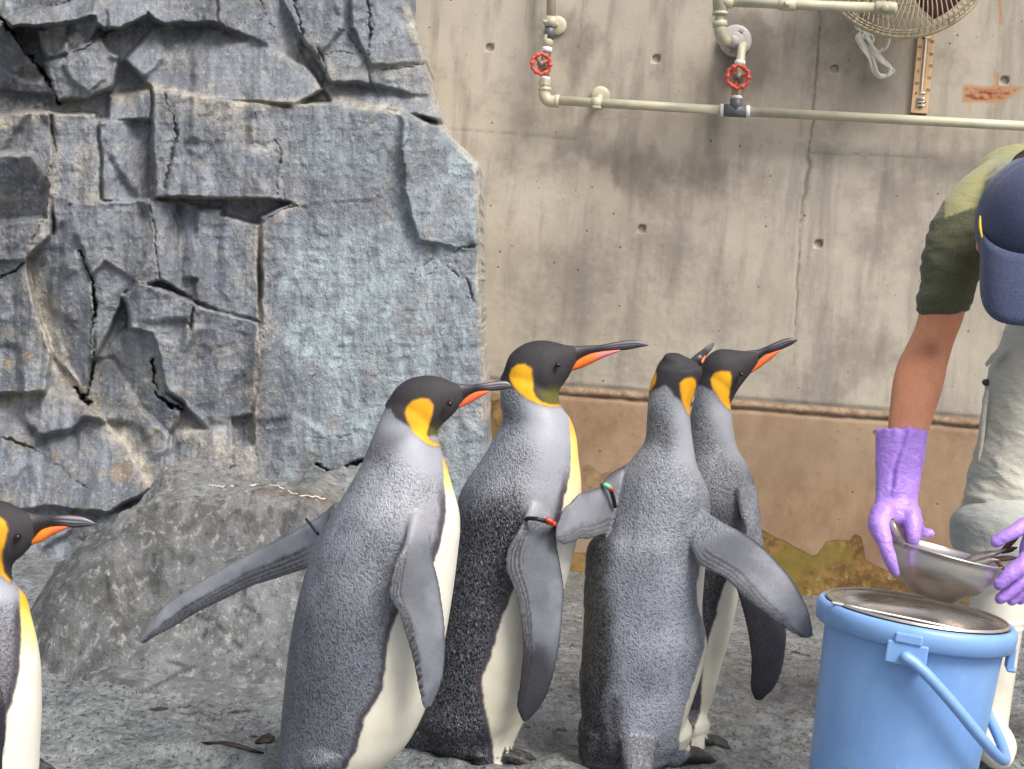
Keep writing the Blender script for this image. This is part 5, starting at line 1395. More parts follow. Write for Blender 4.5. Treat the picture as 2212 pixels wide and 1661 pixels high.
def build_pipes():
    root = thing('water_pipe', 'beige plastic water pipe with two red valve wheels running along the concrete wall', 'pipe', WP(1400, 226, 0))
    r = .0165
    o = .085
    # left riser
    obj('pipe', wtube([(1194, -120, o), (1190, 48, o)], r, cap=0), M_PIPE, root)
    obj('pipe_clamp', [wtube([(1191, 36, o), (1188, 58, o)], r * 1.28, cap=0), wtube([(1176, 47, o + .012), (1181, 47, o + .012)], .008)], M_PIPE, root)
    br = obj('wall_bracket', [tube([WP(1203, 55, .0) - WN * .004, WP(1203, 55, .012)], [.034, .034], 32, cap=0.25), tube([WP(1203, 55, .0), WP(1189, 48, o)], [.012, .010], 12)], M_PIPE, root)
    obj('pipe', wtube([(1189, 56, o), (1186, 84, o)], r * 1.05, cap=0), M_GREYF, root)
    obj('pipe', wtube([(1186, 76, o), (1182, 104, o)], r * 1.02, cap=0), M_PIPE, root)
    obj('seal_tape', wtube([(1182, 102, o), (1181, 112, o)], r * 1.08, cap=0.1), M_TAPE, root)
    valve(WP(1178, 140, o), WP(1169, 138, o + .075), .040, (-.42, .1), root)
    obj('seal_tape', wtube([(1178, 166, o), (1177, 172, o)], r * 1.1, cap=0.1), M_TAPE, root)
    obj('union_nut', wtube([(1177, 172, o), (1176, 184, o)], r * 1.25, cap=0, n=8), M_PIPE, root, smooth=False)
    obj('pipe', wtube([(1177, 180, o), (1176, 196, o)], r, cap=0), M_PIPE, root)
    obj('elbow', [wtube([(1176, 190, o), (1177, 208, o), (1184, 217, o), (1206, 219, o)], r * 1.28, cap=0, m=24), wtube([(1177, 190, o), (1177, 196, o)], r * 1.42, cap=.1), wtube([(1200, 218, o), (1207, 219, o)], r * 1.42, cap=.1)], M_PIPE, root)
    # lower run
    obj('pipe', wtube([(1204, 217, o), (1562, 238, o)], r, cap=0), M_PIPE, root)
    obj('pipe_clamp', [wtube([(1279, 222, o), (1300, 223, o)], r * 1.28, cap=0), wtube([(1284, 231, o + .01), (1294, 232, o + .01)], .009)], M_PIPE, root)
    obj('wall_bracket', [tube([WP(1297, 207, .0) - WN * .004, WP(1297, 207, .012)], [.034, .034], 32, cap=0.25), tube([WP(1297, 207, .0), WP(1290, 221, o)], [.012, .010], 12)], M_PIPE, root)
    obj('tee', [wtube([(1562, 238, o), (1614, 241, o)], r * 1.3, cap=0), wtube([(1589, 238, o), (1591, 213, o)], r * 1.3, cap=0)], M_GREYF, root)
    obj('seal_tape', wtube([(1556, 238, o), (1563, 238, o)], r * 1.35, cap=.1), M_TAPE, root)
    obj('seal_tape', wtube([(1612, 241, o), (1619, 241, o)], r * 1.35, cap=.1), M_TAPE, root)
    obj('pipe', wtube([(1614, 241, o), (2420, 283, o)], r, cap=0), M_PIPE, root)
    # right riser
    obj('seal_tape', wtube([(1591, 216, o), (1592, 205, o)], r * 1.12, cap=.1), M_TAPE, root)
    obj('union_nut', wtube([(1592, 206, o), (1593, 195, o)], r * 1.22, cap=0, n=8), M_BRASS, root, smooth=False)
    valve(WP(1596, 166, o), WP(1594, 166, o + .075), .044, (-.12, .06), root)
    obj('seal_tape', wtube([(1598, 140, o), (1599, 131, o)], r * 1.12, cap=.1), M_TAPE, root)
    obj('pipe', wtube([(1599, 136, o), (1602, 106, o * .7), (1606, 96, .0)], r * .95, cap=0), M_PIPE, root)
    # flange and upper pipe
    up = .30
    fc = WP(1588, 85, .05)
    fl = obj('flange', [tube([fc - WN * .05, fc - WN * .03], [.056, .056], 40, cap=.12), tube([fc - WN * .03, fc], [.03, .027], 28, cap=.1)], M_FLANGE, root)
    for k in range(4):
        a = math.pi / 4 + k * math.pi / 2 + .3
        bc = fc + .041 * (math.cos(a) * WA + math.sin(a) * np.array([0, 0, 1.0])) - WN * .03
        b = obj('bolt', tube([bc, bc + WN * .012], [.009, .008], 6, cap=.2), M_FLANGE, root, smooth=False)
        b.parent = fl; b.matrix_parent_inverse = Matrix.Identity(4)
    obj('pipe', tube([fc - WN * .03, WP(1566, 84, up - .05), WP(1559, 80, up - .02)], [.019, .019, .019], 20, cap=0), M_FLANGE, root)
    obj('elbow', [tube([WP(1571, 85, up - .08), WP(1560, 82, up - .015), WP(1556, 66, up), WP(1556, 48, up)], r * 1.3, 20, cap=.2, m=24), wtube([(1556, 58, up), (1555, 46, up)], r * 1.5, cap=.1)], M_PIPE, root)
    obj('pipe', wtube([(1555, 56, up), (1554, 20, up)], r, cap=0), M_PIPE, root)
    obj('tee', [wtube([(1556, 30, up), (1551, -60, up)], r * 1.42, cap=0.05), wtube([(1554, 3, up), (1584, 5, up)], r * 1.3, cap=0.05), wtube([(1556, 26, up), (1556, 32, up)], r * 1.6, cap=.1)], M_PIPE, root)
    obj('pipe', wtube([(1575, 4, up), (1905, 17, up)], r, cap=0), M_PIPE, root)
    obj('coupling', [wtube([(1682, 9, up), (1718, 11, up)], r * 1.2, cap=.1), tube([WP(1700, 8, up + .01), WP(1699, 8, up + .036)], [.013, .008], 8)], M_PIPE, root)
    obj('nozzle_joint', [wtube([(1893, 16, up), (1932, 18, up)], r * 1.3, cap=.5), tube([WP(1913, 17, up + .01), WP(1911, 17, up + .034)], [.014, .012], 6, cap=.3)], M_PIPE, root)

build_pipes()

def build_fan():
    c = WP(1958, -112, .20)
    R = .292
    root = thing('wall_fan', 'round wire-caged fan on the concrete wall above the thermometer', 'fan', c)
    U = np.array([0, 0, 1.0])
    def pt(r, a, o):
        return c + r * (math.cos(a) * WA + math.sin(a) * U) + WN * o
    def ringtube(r, o, rad):
        A = np.array([pt(r, a, o) for a in np.linspace(0, 2 * math.pi, 97)])
        return tube(A, rad, 8, smooth=False, cap=0)
    for name, sg, o0 in (('front_guard', 1, .05), ('rear_guard', -1, -.05)):
        sh = [ringtube(R, .012 * sg, .0050), ringtube(R * .94, o0 * .55, .0026), ringtube(R * .6, o0 * 1.05, .0026), ringtube(R * .25, o0 * 1.2, .003)]
        for k in range(88):
            a0 = 2 * math.pi * k / 88
            A = [pt(R * f, a0 + sg * .42 * (1 - f), o0 * 1.2 * math.sqrt(max(0, 1 - f ** 4)) + .012 * sg * f) for f in (1.0, .9, .75, .6, .42, .25)]
            sh.append(tube(A, .0021, 5, m=9, cap=0))
        obj(name, sh, M_WIRE, root)
    for k in range(3):
        a0 = 2 * math.pi * k / 3 - .9
        g = []
        for i in range(12):
            rr = .05 + .2 * i / 11
            wdt = .45 + .35 * math.sin(math.pi * min(1, i / 11 * 1.05))
            g.append([pt(rr, a0 + wdt * (j / 7 - .5), .03 * (j / 7 - .5)) for j in range(8)])
        g = np.array(g)
        top, bot = g, g - WN * .003
        V = np.concatenate([top.reshape(-1, 3), bot.reshape(-1, 3)])
        Fq = []
        idx = lambda i, j, s: s * 96 + i * 8 + j
        for i in range(11):
            for j in range(7):
                Fq.append([idx(i, j, 0), idx(i + 1, j, 0), idx(i + 1, j + 1, 0), idx(i, j + 1, 0)])
                Fq.append([idx(i, j, 1), idx(i, j + 1, 1), idx(i + 1, j + 1, 1), idx(i + 1, j, 1)])
        for i in range(11):
            for j in (0, 7):
                Fq.append([idx(i, j, 0), idx(i, j, 1), idx(i + 1, j, 1), idx(i + 1, j, 0)])
        for j in range(7):
            for i in (0, 11):
                Fq.append([idx(i, j, 0), idx(i, j, 1), idx(i, j + 1, 1), idx(i, j + 1, 0)])
        obj('blade', (V, Fq, np.zeros((len(V), 3))), M_MAROON, root)
    obj('motor', tube([c - WN * .06, c - WN * .15], [.07, .06], 28, cap=.3), M_WIRE, root)
    obj('mount_arm', tube([c - WN * .13, c - WN * .21], [.03, .05], 20, cap=.1), M_WIRE, root)
build_fan()

def build_cord():
    o = .05
    root = thing('power_cord', 'white power cord tied in a drooping bundle below the fan', 'cord', WP(1885, 110, o))
    loops = []
    for k in range(4):
        d = 4.6 * k - 3
        loops += [(1862 + d, 66 + 3 * k), (1853 + d, 80 + 2 * k), (1862 + d, 100), (1880 + d * .8, 128 + 2 * k), (1890 + d, 155 + 2 * k), (1903 + d * .8, 168 - 2 * k), (1920 + d, 163 - 3 * k), (1921 - d, 148 - 3 * k), (1905 - d, 128), (1888 - d, 106), (1876 + d, 84), (1868 + d, 68 + k)]
    A = [WP(x, y, o + .006 * math.sin(i * 1.7)) for i, (x, y) in enumerate([(1850, 30)] + [(1852, 62)] + loops + [(1880, 100), (1898, 112), (1914, 104), (1921, 84), (1919, 56), (1916, 30)])]
    obj('cable', tube(np.array(A), .0046, 8, m=430), M_CORD, root)
    obj('cable_tie', tube([WP(1884, 118, o + .012), WP(1892, 112, o + .02), WP(1900, 112, o + .012), WP(1906, 104, o + .01)], .0022, 8), M_CORD, root)
build_cord()

def text_mesh(s, size):
    cu = bpy.data.curves.new('t', 'FONT'); cu.body = s; cu.size = size; cu.align_x = 'CENTER'; cu.align_y = 'CENTER'; cu.extrude = .0003
    o = bpy.data.objects.new('t', cu); COL.objects.link(o)
    dg = bpy.context.evaluated_depsgraph_get()
    me = bpy.data.meshes.new_from_object(o.evaluated_get(dg))
    V = np.array([v.co[:] for v in me.vertices]); Fq = [list(p.vertices) for p in me.polygons]
    bpy.data.objects.remove(o)
    return V, Fq

def build_thermometer():
    tl, tr, bl, br_ = WP(1984, 66, .018), WP(2021, 68, .018), WP(1967, 243, .018), WP(2003, 246, .018)
    c = (tl + tr + bl + br_) / 4
    root = thing('thermometer', 'wooden wall thermometer with white tube hanging under the fan', 'thermometer', c)
    ux = ((tr - tl) + (br_ - bl)); uy = ((tl - bl) + (tr - br_))
    W, Hh = np.linalg.norm(ux) / 4, np.linalg.norm(uy) / 4
    ux /= np.linalg.norm(ux); uy /= np.linalg.norm(uy); un = WN
    def L(a, b, o):
        return c + ux * a + uy * b + un * o
    def bx(a0, a1, b0, b1, o0, o1):
        V = np.array([L(a, b, o) for a in (a0, a1) for b in (b0, b1) for o in (o0, o1)])
        return V, [[0, 1, 3, 2], [4, 6, 7, 5], [0, 4, 5, 1], [2, 3, 7, 6], [0, 2, 6, 4], [1, 5, 7, 3]], np.zeros((8, 3))
    obj('board', bx(-W, W, -Hh, Hh, -.012, 0), M_BOARD, root, smooth=False, bevel=.002)
    obj('board_back', bx(-W * .96, W * .94, -Hh * 1.012, Hh * .99, -.022, -.0125), M_BOARD_EDGE, root, smooth=False)
    def q(x, y):      # a place on the enlarged view of the board -> local
        p = WP((3600 + x / 4.615) * 2212 / 4096, (120 + y / 4.615) * 2212 / 4096, .018) - c
        return p @ ux, p @ uy
    (a0, b0), (a1, b1) = q(487, 170), q(392, 1140)
    obj('glass_tube', tube([L(a0, b0, .004), L(a1, b1, .004)], .0026, 10), M_CORD, root)
    for x, y in ((520, 150), (415, 1165)):
        a, b = q(x, y); obj('tube_holder', tube([L(a - .007, b, .003), L(a + .007, b, .003)], .0028, 8), M_CORD, root)
    a, b = q(375, 1330)
    obj('bulb_guard', [tube([L(a - .008, b + d, .004), L(a + .009, b + d, .004)], .0048, 10) for d in (-.012, 0, .012)], M_CHROME, root)
    nums = [('50', 600, 215), ('30', 578, 445), ('10', 562, 660), ('10', 536, 885), ('30', 512, 1108), ('40', 372, 315), ('20', 350, 540), ('0', 340, 760), ('20', 306, 985)]
    for s, x, y in nums:
        V, Fq = text_mesh(s, .014)
        a, b = q(x, y)
        VV = np.array([L(a + v[0], b + v[1], .0006 + v[2]) for v in V])
        obj('scale_number', (VV, Fq, np.zeros((len(VV), 3))), M_PRINT, root, smooth=False)
    tk = []
    for i in range(33):
        f = i / 32
        a, b = a0 + (a1 - a0) * (.05 + .9 * f), b0 + (b1 - b0) * (.05 + .9 * f)
        ln = .005 if i % 4 == 0 else .003
        for sg in (-1, 1):
            tk.append(bx(*sorted((a + sg * .0055, a + sg * (.0055 + ln))), b - .0004, b + .0004, .0002, .0006))
    sc = obj('scale_ticks', tk, M_PRINT, root, smooth=False)
    for x, y, r in ((300, 1160, .003), (468, 1165, .0025), (458, 1330, .003), (440, 145, .0045), (575, 150, .0025), (365, 1425, .004)):
        a, b = q(x, y); obj('pin', tube([L(a, b, 0), L(a, b, .002)], r, 8), M_PRINT, root)
build_thermometer()
# ================================================================== bucket, steel pot, bowl, fish
def blue_plastic():
    t = NT('light_blue_plastic')
    n = t.noise(5, 4, 0.6); n2 = t.noise(60, 3, 0.6, (1, 1, .3))
    c = t.mix(t.ramp(n, .35, .65), S(118, 158, 212), S(130, 170, 222))
    c = t.mix(t.ramp(n2, .58, .75, 0, .25), c, S(150, 180, 218))
    sc = t.noise(26, 5, .7, (1, 1, 6)); sc2 = t.noise(150, 3, .7, (1, 1, .12))
    c = t.mix(t.ramp(sc2, .62, .74, 0, .3), c, S(176, 200, 230))
    c = t.mix(t.ramp(t.noise(7, 6, .75), .56, .74, 0, .35), c, S(96, 112, 132))
    return t.out(c, t.ramp(n2, .3, .7, .28, .45), 0, t.bump(t.noise(300, 2), .06, .001), .5, **{'Coat Weight': .15, 'Coat Roughness': .2})
M_BLUE = blue_plastic()

def brushed(name, rgb, rough=.26):
    t = NT(name)
    n = t.noise(14, 3, .6, (1, 1, 14)); n1 = t.noise(9, 4, .6)
    c = t.mix(t.ramp(n1, .35, .65, 0, .15), rgb, np.asarray(rgb) * .72)
    return t.out(c, t.ramp(n, .3, .7, rough - .05, rough + .1), .86, t.bump(n, .02, .001), .5)
M_STEEL = brushed('stainless_steel', S(214, 209, 203), .34)

BK = P(1980, 1325, 3.05)
_ax = Vector((0.062, 0.0, 1.0)).normalized()
BM = Matrix.Translation(Vector(BK)) @ Vector((0, 0, 1)).rotation_difference(_ax).to_matrix().to_4x4()
_bm3, _bt = np.array(BM.to_3x3()), np.array(BM.translation)
def BL(x, y, z):
    return _bm3 @ np.array([x, y, z]) + _bt

def build_bucket():
    H = BK[2] - .012
    root = thing('bucket', 'light blue plastic bucket with hanging handle and steel liner below the gloved hands', 'bucket', (BL(0, 0, -H)[0], BL(0, 0, -H)[1], 0))
    rt, rb = .166, .147
    def rr(z):
        return rb + (rt - rb) * (z + H) / (H - .03)
    body = [(0.001, -H), (rb - .012, -H), (rb - .003, -H + .003), (rb, -H + .012)] + [(rr(z), z) for z in np.linspace(-H + .03, -.030, 8)] + [(rr(-.03) - .004, -.030)] + [(rr(z) - .004, z) for z in np.linspace(-.05, -H + .01, 6)] + [(0.001, -H + .006)]
    obj('shell', lathe(body, 96, BM), M_BLUE, root, sharp=50)
    rim = [(rt - .004, -.036), (rt + .013, -.038), (rt + .0185, -.034), (rt + .0205, -.012), (rt + .019, -.002), (rt + .014, .004), (rt + .007, .004), (rt + .001, -.002), (rt - .004, -.012)]
    obj('rim', lathe(rim, 120, BM, closed=True), M_BLUE, root, sharp=60)
    ea = math.radians(-90 - 17)
    for a in (ea, ea + math.pi):
        M = BM @ Matrix.Rotation(a, 4, 'Z')
        e = obj('handle_bracket', [box((rt + .010, 0, -.046), (.011, .036, .020), M), box((rt + .0185, 0, -.018), (.006, .024, .009), M)], M_BLUE, root, smooth=False, bevel=.003)
    # long tab of the rim on the right
    M = BM @ Matrix.Rotation(math.radians(-12), 4, 'Z')
    obj('rim_tab', [box((rt + .0135, 0, -.050), (.007, .022, .022), M), box((rt + .017, 0, -.071), (.0085, .023, .004), M)], M_BLUE, root, smooth=False, bevel=.003)
    f = np.array([math.cos(ea), math.sin(ea), 0]); s = np.array([math.sin(-ea), math.cos(ea), 0])
    s = np.array([-f[1], f[0], 0])
    if s[0] < 0: s = -s
    A = []
    for t_ in np.linspace(-.03, math.pi + .03, 40):
        sn = max(0, math.sin(t_))
        A.append(BL(*(f * math.cos(t_) * (rt + .026) + s * (rt + .032) * sn ** .85 + np.array([0, 0, -.05 - .185 * sn ** 1.1]))))
    obj('handle', tube(np.array(A), .0105, 18, smooth=False), M_BLUE, root)
    # liner
    pot = thing('steel_pot', 'stainless steel pot with a straight divider set inside the blue bucket', 'pot', BL(0, 0, -.3))
    ri = rt - .002
    prof = [(0.001, -.30), (ri - .055, -.30), (ri - .034, -.288), (ri - .010, -.03), (ri - .006, -.004), (ri + .002, .0075), (ri + .0065, .0085), (ri + .0075, .0065), (ri + .003, .0045), (ri - .004, -.006), (ri - .0085, -.03), (ri - .0325, -.288), (ri - .055, -.298), (0.001, -.298)]
    obj('pot_wall', lathe(prof, 120, BM), brushed('used_pot_steel', S(214, 204, 194), .24), pot, sharp=60)
    obj('pot_rim', tube(np.array([BL((ri + .0035) * math.cos(q), (ri + .0035) * math.sin(q), .0085) for q in np.linspace(0, 2 * math.pi, 121)]), .0024, 8, smooth=False, cap=0), M_STEEL, pot)
    M_POT_SHADE = brushed('shaded_steel', S(112, 100, 96), .45)  # shadow on the divider's front face, put into a darker steel colour
    a, b = P(1797, 1301, 2.985), P(2090, 1363, 2.955)
    inv = np.linalg.inv(_bm3)
    la, lb = inv @ (a - _bt), inv @ (b - _bt)
    ln = np.array([lb[0] - la[0], lb[1] - la[1], 0]); L = np.linalg.norm(ln[:2]); ln /= L; nn = np.array([-ln[1], ln[0], 0])
    za, zb = la[2], lb[2]
    V = []
    for e_ in (0, .0022):
        for (x, z) in ((.022, za + (zb - za) * .022 / L), (L * .965, za + (zb - za) * .965), (L, zb - .010), (L - .045, -.11), (.045, -.11)):
            q = la * np.array([1, 1, 0]) + ln * x + nn * e_ + np.array([0, 0, z])
            V.append(BL(*q))
    Fq = [[0, 1, 2, 3, 4], [9, 8, 7, 6, 5]] + [[i, (i + 1) % 5, 5 + (i + 1) % 5, 5 + i] for i in range(5)]
    obj('divider', (np.array(V), Fq, np.zeros((10, 3))), M_POT_SHADE, pot, smooth=False)
    obj('divider_lip', tube([P(1799, 1302, 2.985), np.array(V[1])], .0032, 10), M_STEEL, pot)
build_bucket()

GV = K(3440, 1650, 2.0762)
BOWL_C = (P(*GV(250, 1043), 3.10) + P(*GV(1155, 1277), 3.10)) / 2
_bx = P(*GV(1155, 1277), 3.10) - P(*GV(250, 1043), 3.10)
BOWL_R = np.linalg.norm(_bx) / 2
_bx = Vector(_bx).normalized(); _by = Vector((0, 1, -.02)); _by = (_by - _bx * _by.dot(_bx)).normalized(); _bz = _bx.cross(_by)
WM = Matrix((( _bx.x, _by.x, _bz.x, BOWL_C[0]), (_bx.y, _by.y, _bz.y, BOWL_C[1]), (_bx.z, _by.z, _bz.z, BOWL_C[2]), (0, 0, 0, 1)))

def build_bowl():
    r = BOWL_R
    d = .088
    out, inn = [], []
    for f in np.linspace(0, 1, 18):
        rr = r * .97 * (1 - (1 - f) ** 2.6) ** .55 if f > 0 else .001
        rr = max(rr, .001)
        z = -d + d * f
        out.append((min(rr, r * .985), z))
    out[0] = (.001, -d); 
    out = [(.001, -d), (r * .40, -d)] + [q for q in out if q[0] > r * .5]
    inn = [(max(a - .0016, .001), b + .0014) for a, b in out[::-1]]
    prof = out[:-1] + [(r * .985, -.004), (r * 1.0, -.001), (r * 1.008, .001), (r * 1.0, .003), (r * .98, .0005)] + inn[1:]
    root = thing('mixing_bowl', 'shallow stainless steel bowl of fish tilted over the bucket in the gloved hands', 'bowl', BOWL_C)
    V, Fq, mt = lathe(prof, 96, WM)
    obj('bowl_wall', (V, Fq, mt), M_STEEL, root)
    A = [np.array(WM @ Vector((r * 1.004 * math.cos(a), r * 1.004 * math.sin(a), .001))) for a in np.linspace(0, 2 * math.pi, 97)]
    obj('rolled_rim', tube(np.array(A), .0022, 8, smooth=False, cap=0), M_STEEL, root)
build_bowl()

def fish_mat():
    t = NT('fish_skin')
    n = t.noise(40, 4, .6, (1, 1, 1)); n2 = t.noise(300, 2)
    a = t.attr('Col').outputs['Color']
    c = t.mix(t.ramp(n, .4, .7, 0, .5), a, t.mix(.5, a, S(90, 70, 60)))
    return t.out(c, .3, .35, t.bump(n2, .2, .001), .6)
M_FISH = fish_mat()

def fish(label, spine, rad, tail_dir, back, group='small silver fish'):
    """spine from head to tail root"""
    spine = np.asarray(spine, float)
    root = thing('fish', label, 'fish', spine[0], group)
    back = np.asarray(back, float)
    n = len(spine); prof = np.interp(np.linspace(0, 1, n), [0, .12, .35, .7, 1], [.25, .75, 1.0, .62, .22]) * rad
    V, Fq, mt = tube(spine, prof, 18, m=40, flat=.62, up=back)
    o = obj('body', (V, Fq, mt), M_FISH, root)
    cen = catmull(spine, 200)
    idx = np.argmin(((V[:, None, :] - cen[None, ::4]) ** 2).sum(-1), 1)
    side = (V - cen[::4][idx]) @ back / rad
    C = mixc(np.repeat(S(196, 186, 178)[None], len(V), 0), S(84, 66, 58), sstep(-.1, .5, side))
    put_color(o.data, 'Col', C)
    e = spine[-1]; d = np.asarray(tail_dir, float); d /= np.linalg.norm(d)
    for sg in (-1, 1):
        tip = e + d * rad * 2.4 + sg * back * rad * 1.3
        f = obj('tail_fin', tube([e - d * rad * .3, (e + tip) / 2 + sg * back * rad * .1, tip], [rad * .3, rad * .34, rad * .08], 10, flat=.25, up=np.cross(back, d)), M_FISH, root)
        put_color(f.data, 'Col', np.repeat(S(88, 66, 56)[None], len(f.data.vertices), 0))
    for sg in (-1, 1):
        s_ = np.cross(spine[1] - spine[0], back); s_ /= np.linalg.norm(s_)
        p = spine[0] + (spine[1] - spine[0]) * .4 + sg * s_ * rad * .42 + back * rad * .1
        obj('eye', tube([p, p + s_ * sg * rad * .08], rad * .13, 8), M_EYE, root)

g = GV
fish('silver fish lying in the bowl with its tail over the rim beside the left glove', [P(*g(830, 1265), 3.13), P(*g(930, 1225), 3.125), P(*g(1030, 1190), 3.115), P(*g(1130, 1165), 3.11), P(*g(1200, 1140), 3.10)], .0165, P(*g(1270, 1088), 3.095) - P(*g(1200, 1140), 3.10), (.25, -.1, .95))
fish('pale-bellied fish lying lowest in the bowl, its tail on the near rim', [P(*g(860, 1310), 3.09), P(*g(950, 1275), 3.085), P(*g(1020, 1250), 3.08), P(*g(1090, 1225), 3.075), P(*g(1140, 1225), 3.07)], .0150, P(*g(1180, 1245), 3.065) - P(*g(1130, 1225), 3.07), (.2, .3, .9))
fish('fish held head up between finger and thumb of the glove at the bowl rim', [P(*g(268, 875), 3.055), P(*g(280, 930), 3.05), P(*g(312, 1000), 3.047), P(*g(355, 1070), 3.05), P(*g(410, 1140), 3.06), P(*g(460, 1190), 3.06)], .0155, P(*g(500, 1230), 3.06) - P(*g(460, 1190), 3.06), (.85, -.35, .35))
fish('dark-tailed fish standing tail up inside the steel pot', [BL(.055, -.02, -.16), BL(.052, -.022, -.11), BL(.050, -.025, -.07), BL(.052, -.03, -.04)], .014, BL(.075, -.03, -.02) - BL(.05, -.03, -.035), (.5, 0, -.8))
# ================================================================== keeper
SV = K(3200, 500, 1.038)

def cloth(name, attr=None, rgb=None, rough=.85, wr=26, amt=.35, weave=700):
    t = NT(name)
    c = t.attr('Col').outputs['Color'] if attr else None
    n = t.noise(wr, 4, .55, (1, 1, 1.6), .6); n2 = t.noise(weave, 2, .6)
    base = c if attr else rgb
    c = t.mix(t.ramp(n, .3, .7, .12, 0), base, t.mix(.5, base, (0.02, 0.02, 0.02)))
    c = t.mix(t.ramp(n2, .35, .7, 0, .14), c, t.mix(.6, c, (1, 1, 1)))
    nm = t.bump(n, amt, .02)
    nm = t.bump(n2, .25, .0015, nm)
    return t.out(c, rough, 0, nm, .2, **{'Sheen Weight': .25, 'Sheen Roughness': .5})

def skin_mat():
    t = NT('tanned_skin')
    n = t.noise(18, 4, .6); n2 = t.noise(420, 2, .6)
    a = t.attr('Col').outputs['Color']
    c = t.mix(t.ramp(n, .35, .7, 0, .45), a, t.mix(.5, a, S(146, 78, 56)))
    c = t.mix(t.ramp(t.noise(140, 3, .7), .5, .75, 0, .25), c, S(120, 70, 52))
    return t.out(c, .48, 0, t.bump(n2, .3, .001, t.bump(t.noise(60, 4, .6), .2, .004)), .4, **{'Subsurface Weight': .12, 'Subsurface Radius': (.012, .005, .003), 'Subsurface Scale': 1.0})

M_SHIRT = cloth('olive_shirt', attr=True, wr=22, amt=.25)
M_TROUS = cloth('pale_grey_trousers', rgb=S(194, 191, 178), wr=12, amt=.6)
M_CUFF = cloth('grey_trouser_cuff', rgb=S(172, 174, 168), wr=14, amt=.4)
M_CAP = cloth('navy_cap', rgb=S(44, 54, 92), wr=14, amt=.12, weave=900)
M_SKIN = skin_mat()
M_BOOT = simple('white_rubber_boot', S(222, 219, 206), 0.42, var=0.05, scale=12, dirt=(S(170, 160, 140), .35))
M_GOLD = simple('yellow_trim', S(224, 190, 60), 0.5)
M_BUTTON = simple('dark_snap', S(60, 60, 66), 0.4)

def glove_mat():
    t = NT('purple_rubber_glove')
    n = t.noise(30, 4, .6); n2 = t.noise(260, 3, .6)
    c = t.mix(t.ramp(n, .35, .7), S(168, 128, 220), S(184, 146, 234))
    nm = t.bump(t.noise(45, 4, .55, (1, 1, 1.4), .6), .45, .010)
    return t.out(c, t.ramp(n, .3, .7, .28, .5), 0, t.bump(n2, .2, .001, nm), .5, **{'Subsurface Weight': .08, 'Subsurface Radius': (.006, .004, .008), 'Subsurface Scale': 1.0})
M_GLOVE = glove_mat()

def skinned(name, parts, m, parent, voxel=.004, iters=4, colour=None, wrinkle=None):
    me, co, mt, ed = remesh(parts, voxel, iters)
    if wrinkle:
        nn = np.empty(len(me.vertices) * 3); me.vertices.foreach_get('normal', nn); nn = nn.reshape(-1, 3)
        d = wrinkle(co, mt)
        co = co + nn * d[:, None]
        me.vertices.foreach_set('co', co.ravel()); me.update()
    if colour is not None:
        px, py = proj(co)
        put_color(me, 'Col', colour(px, py, co, mt))
    me.materials.append(m); me.name = name
    o = bpy.data.objects.new(name, me); COL.objects.link(o)
    o.parent = parent; o.matrix_parent_inverse = Matrix.Translation(-Vector(parent.location))
    return o

def row(p, hw, k, e=(1, 0, 0)):
    return np.concatenate([p, np.asarray(e, float) * hw, [k]])

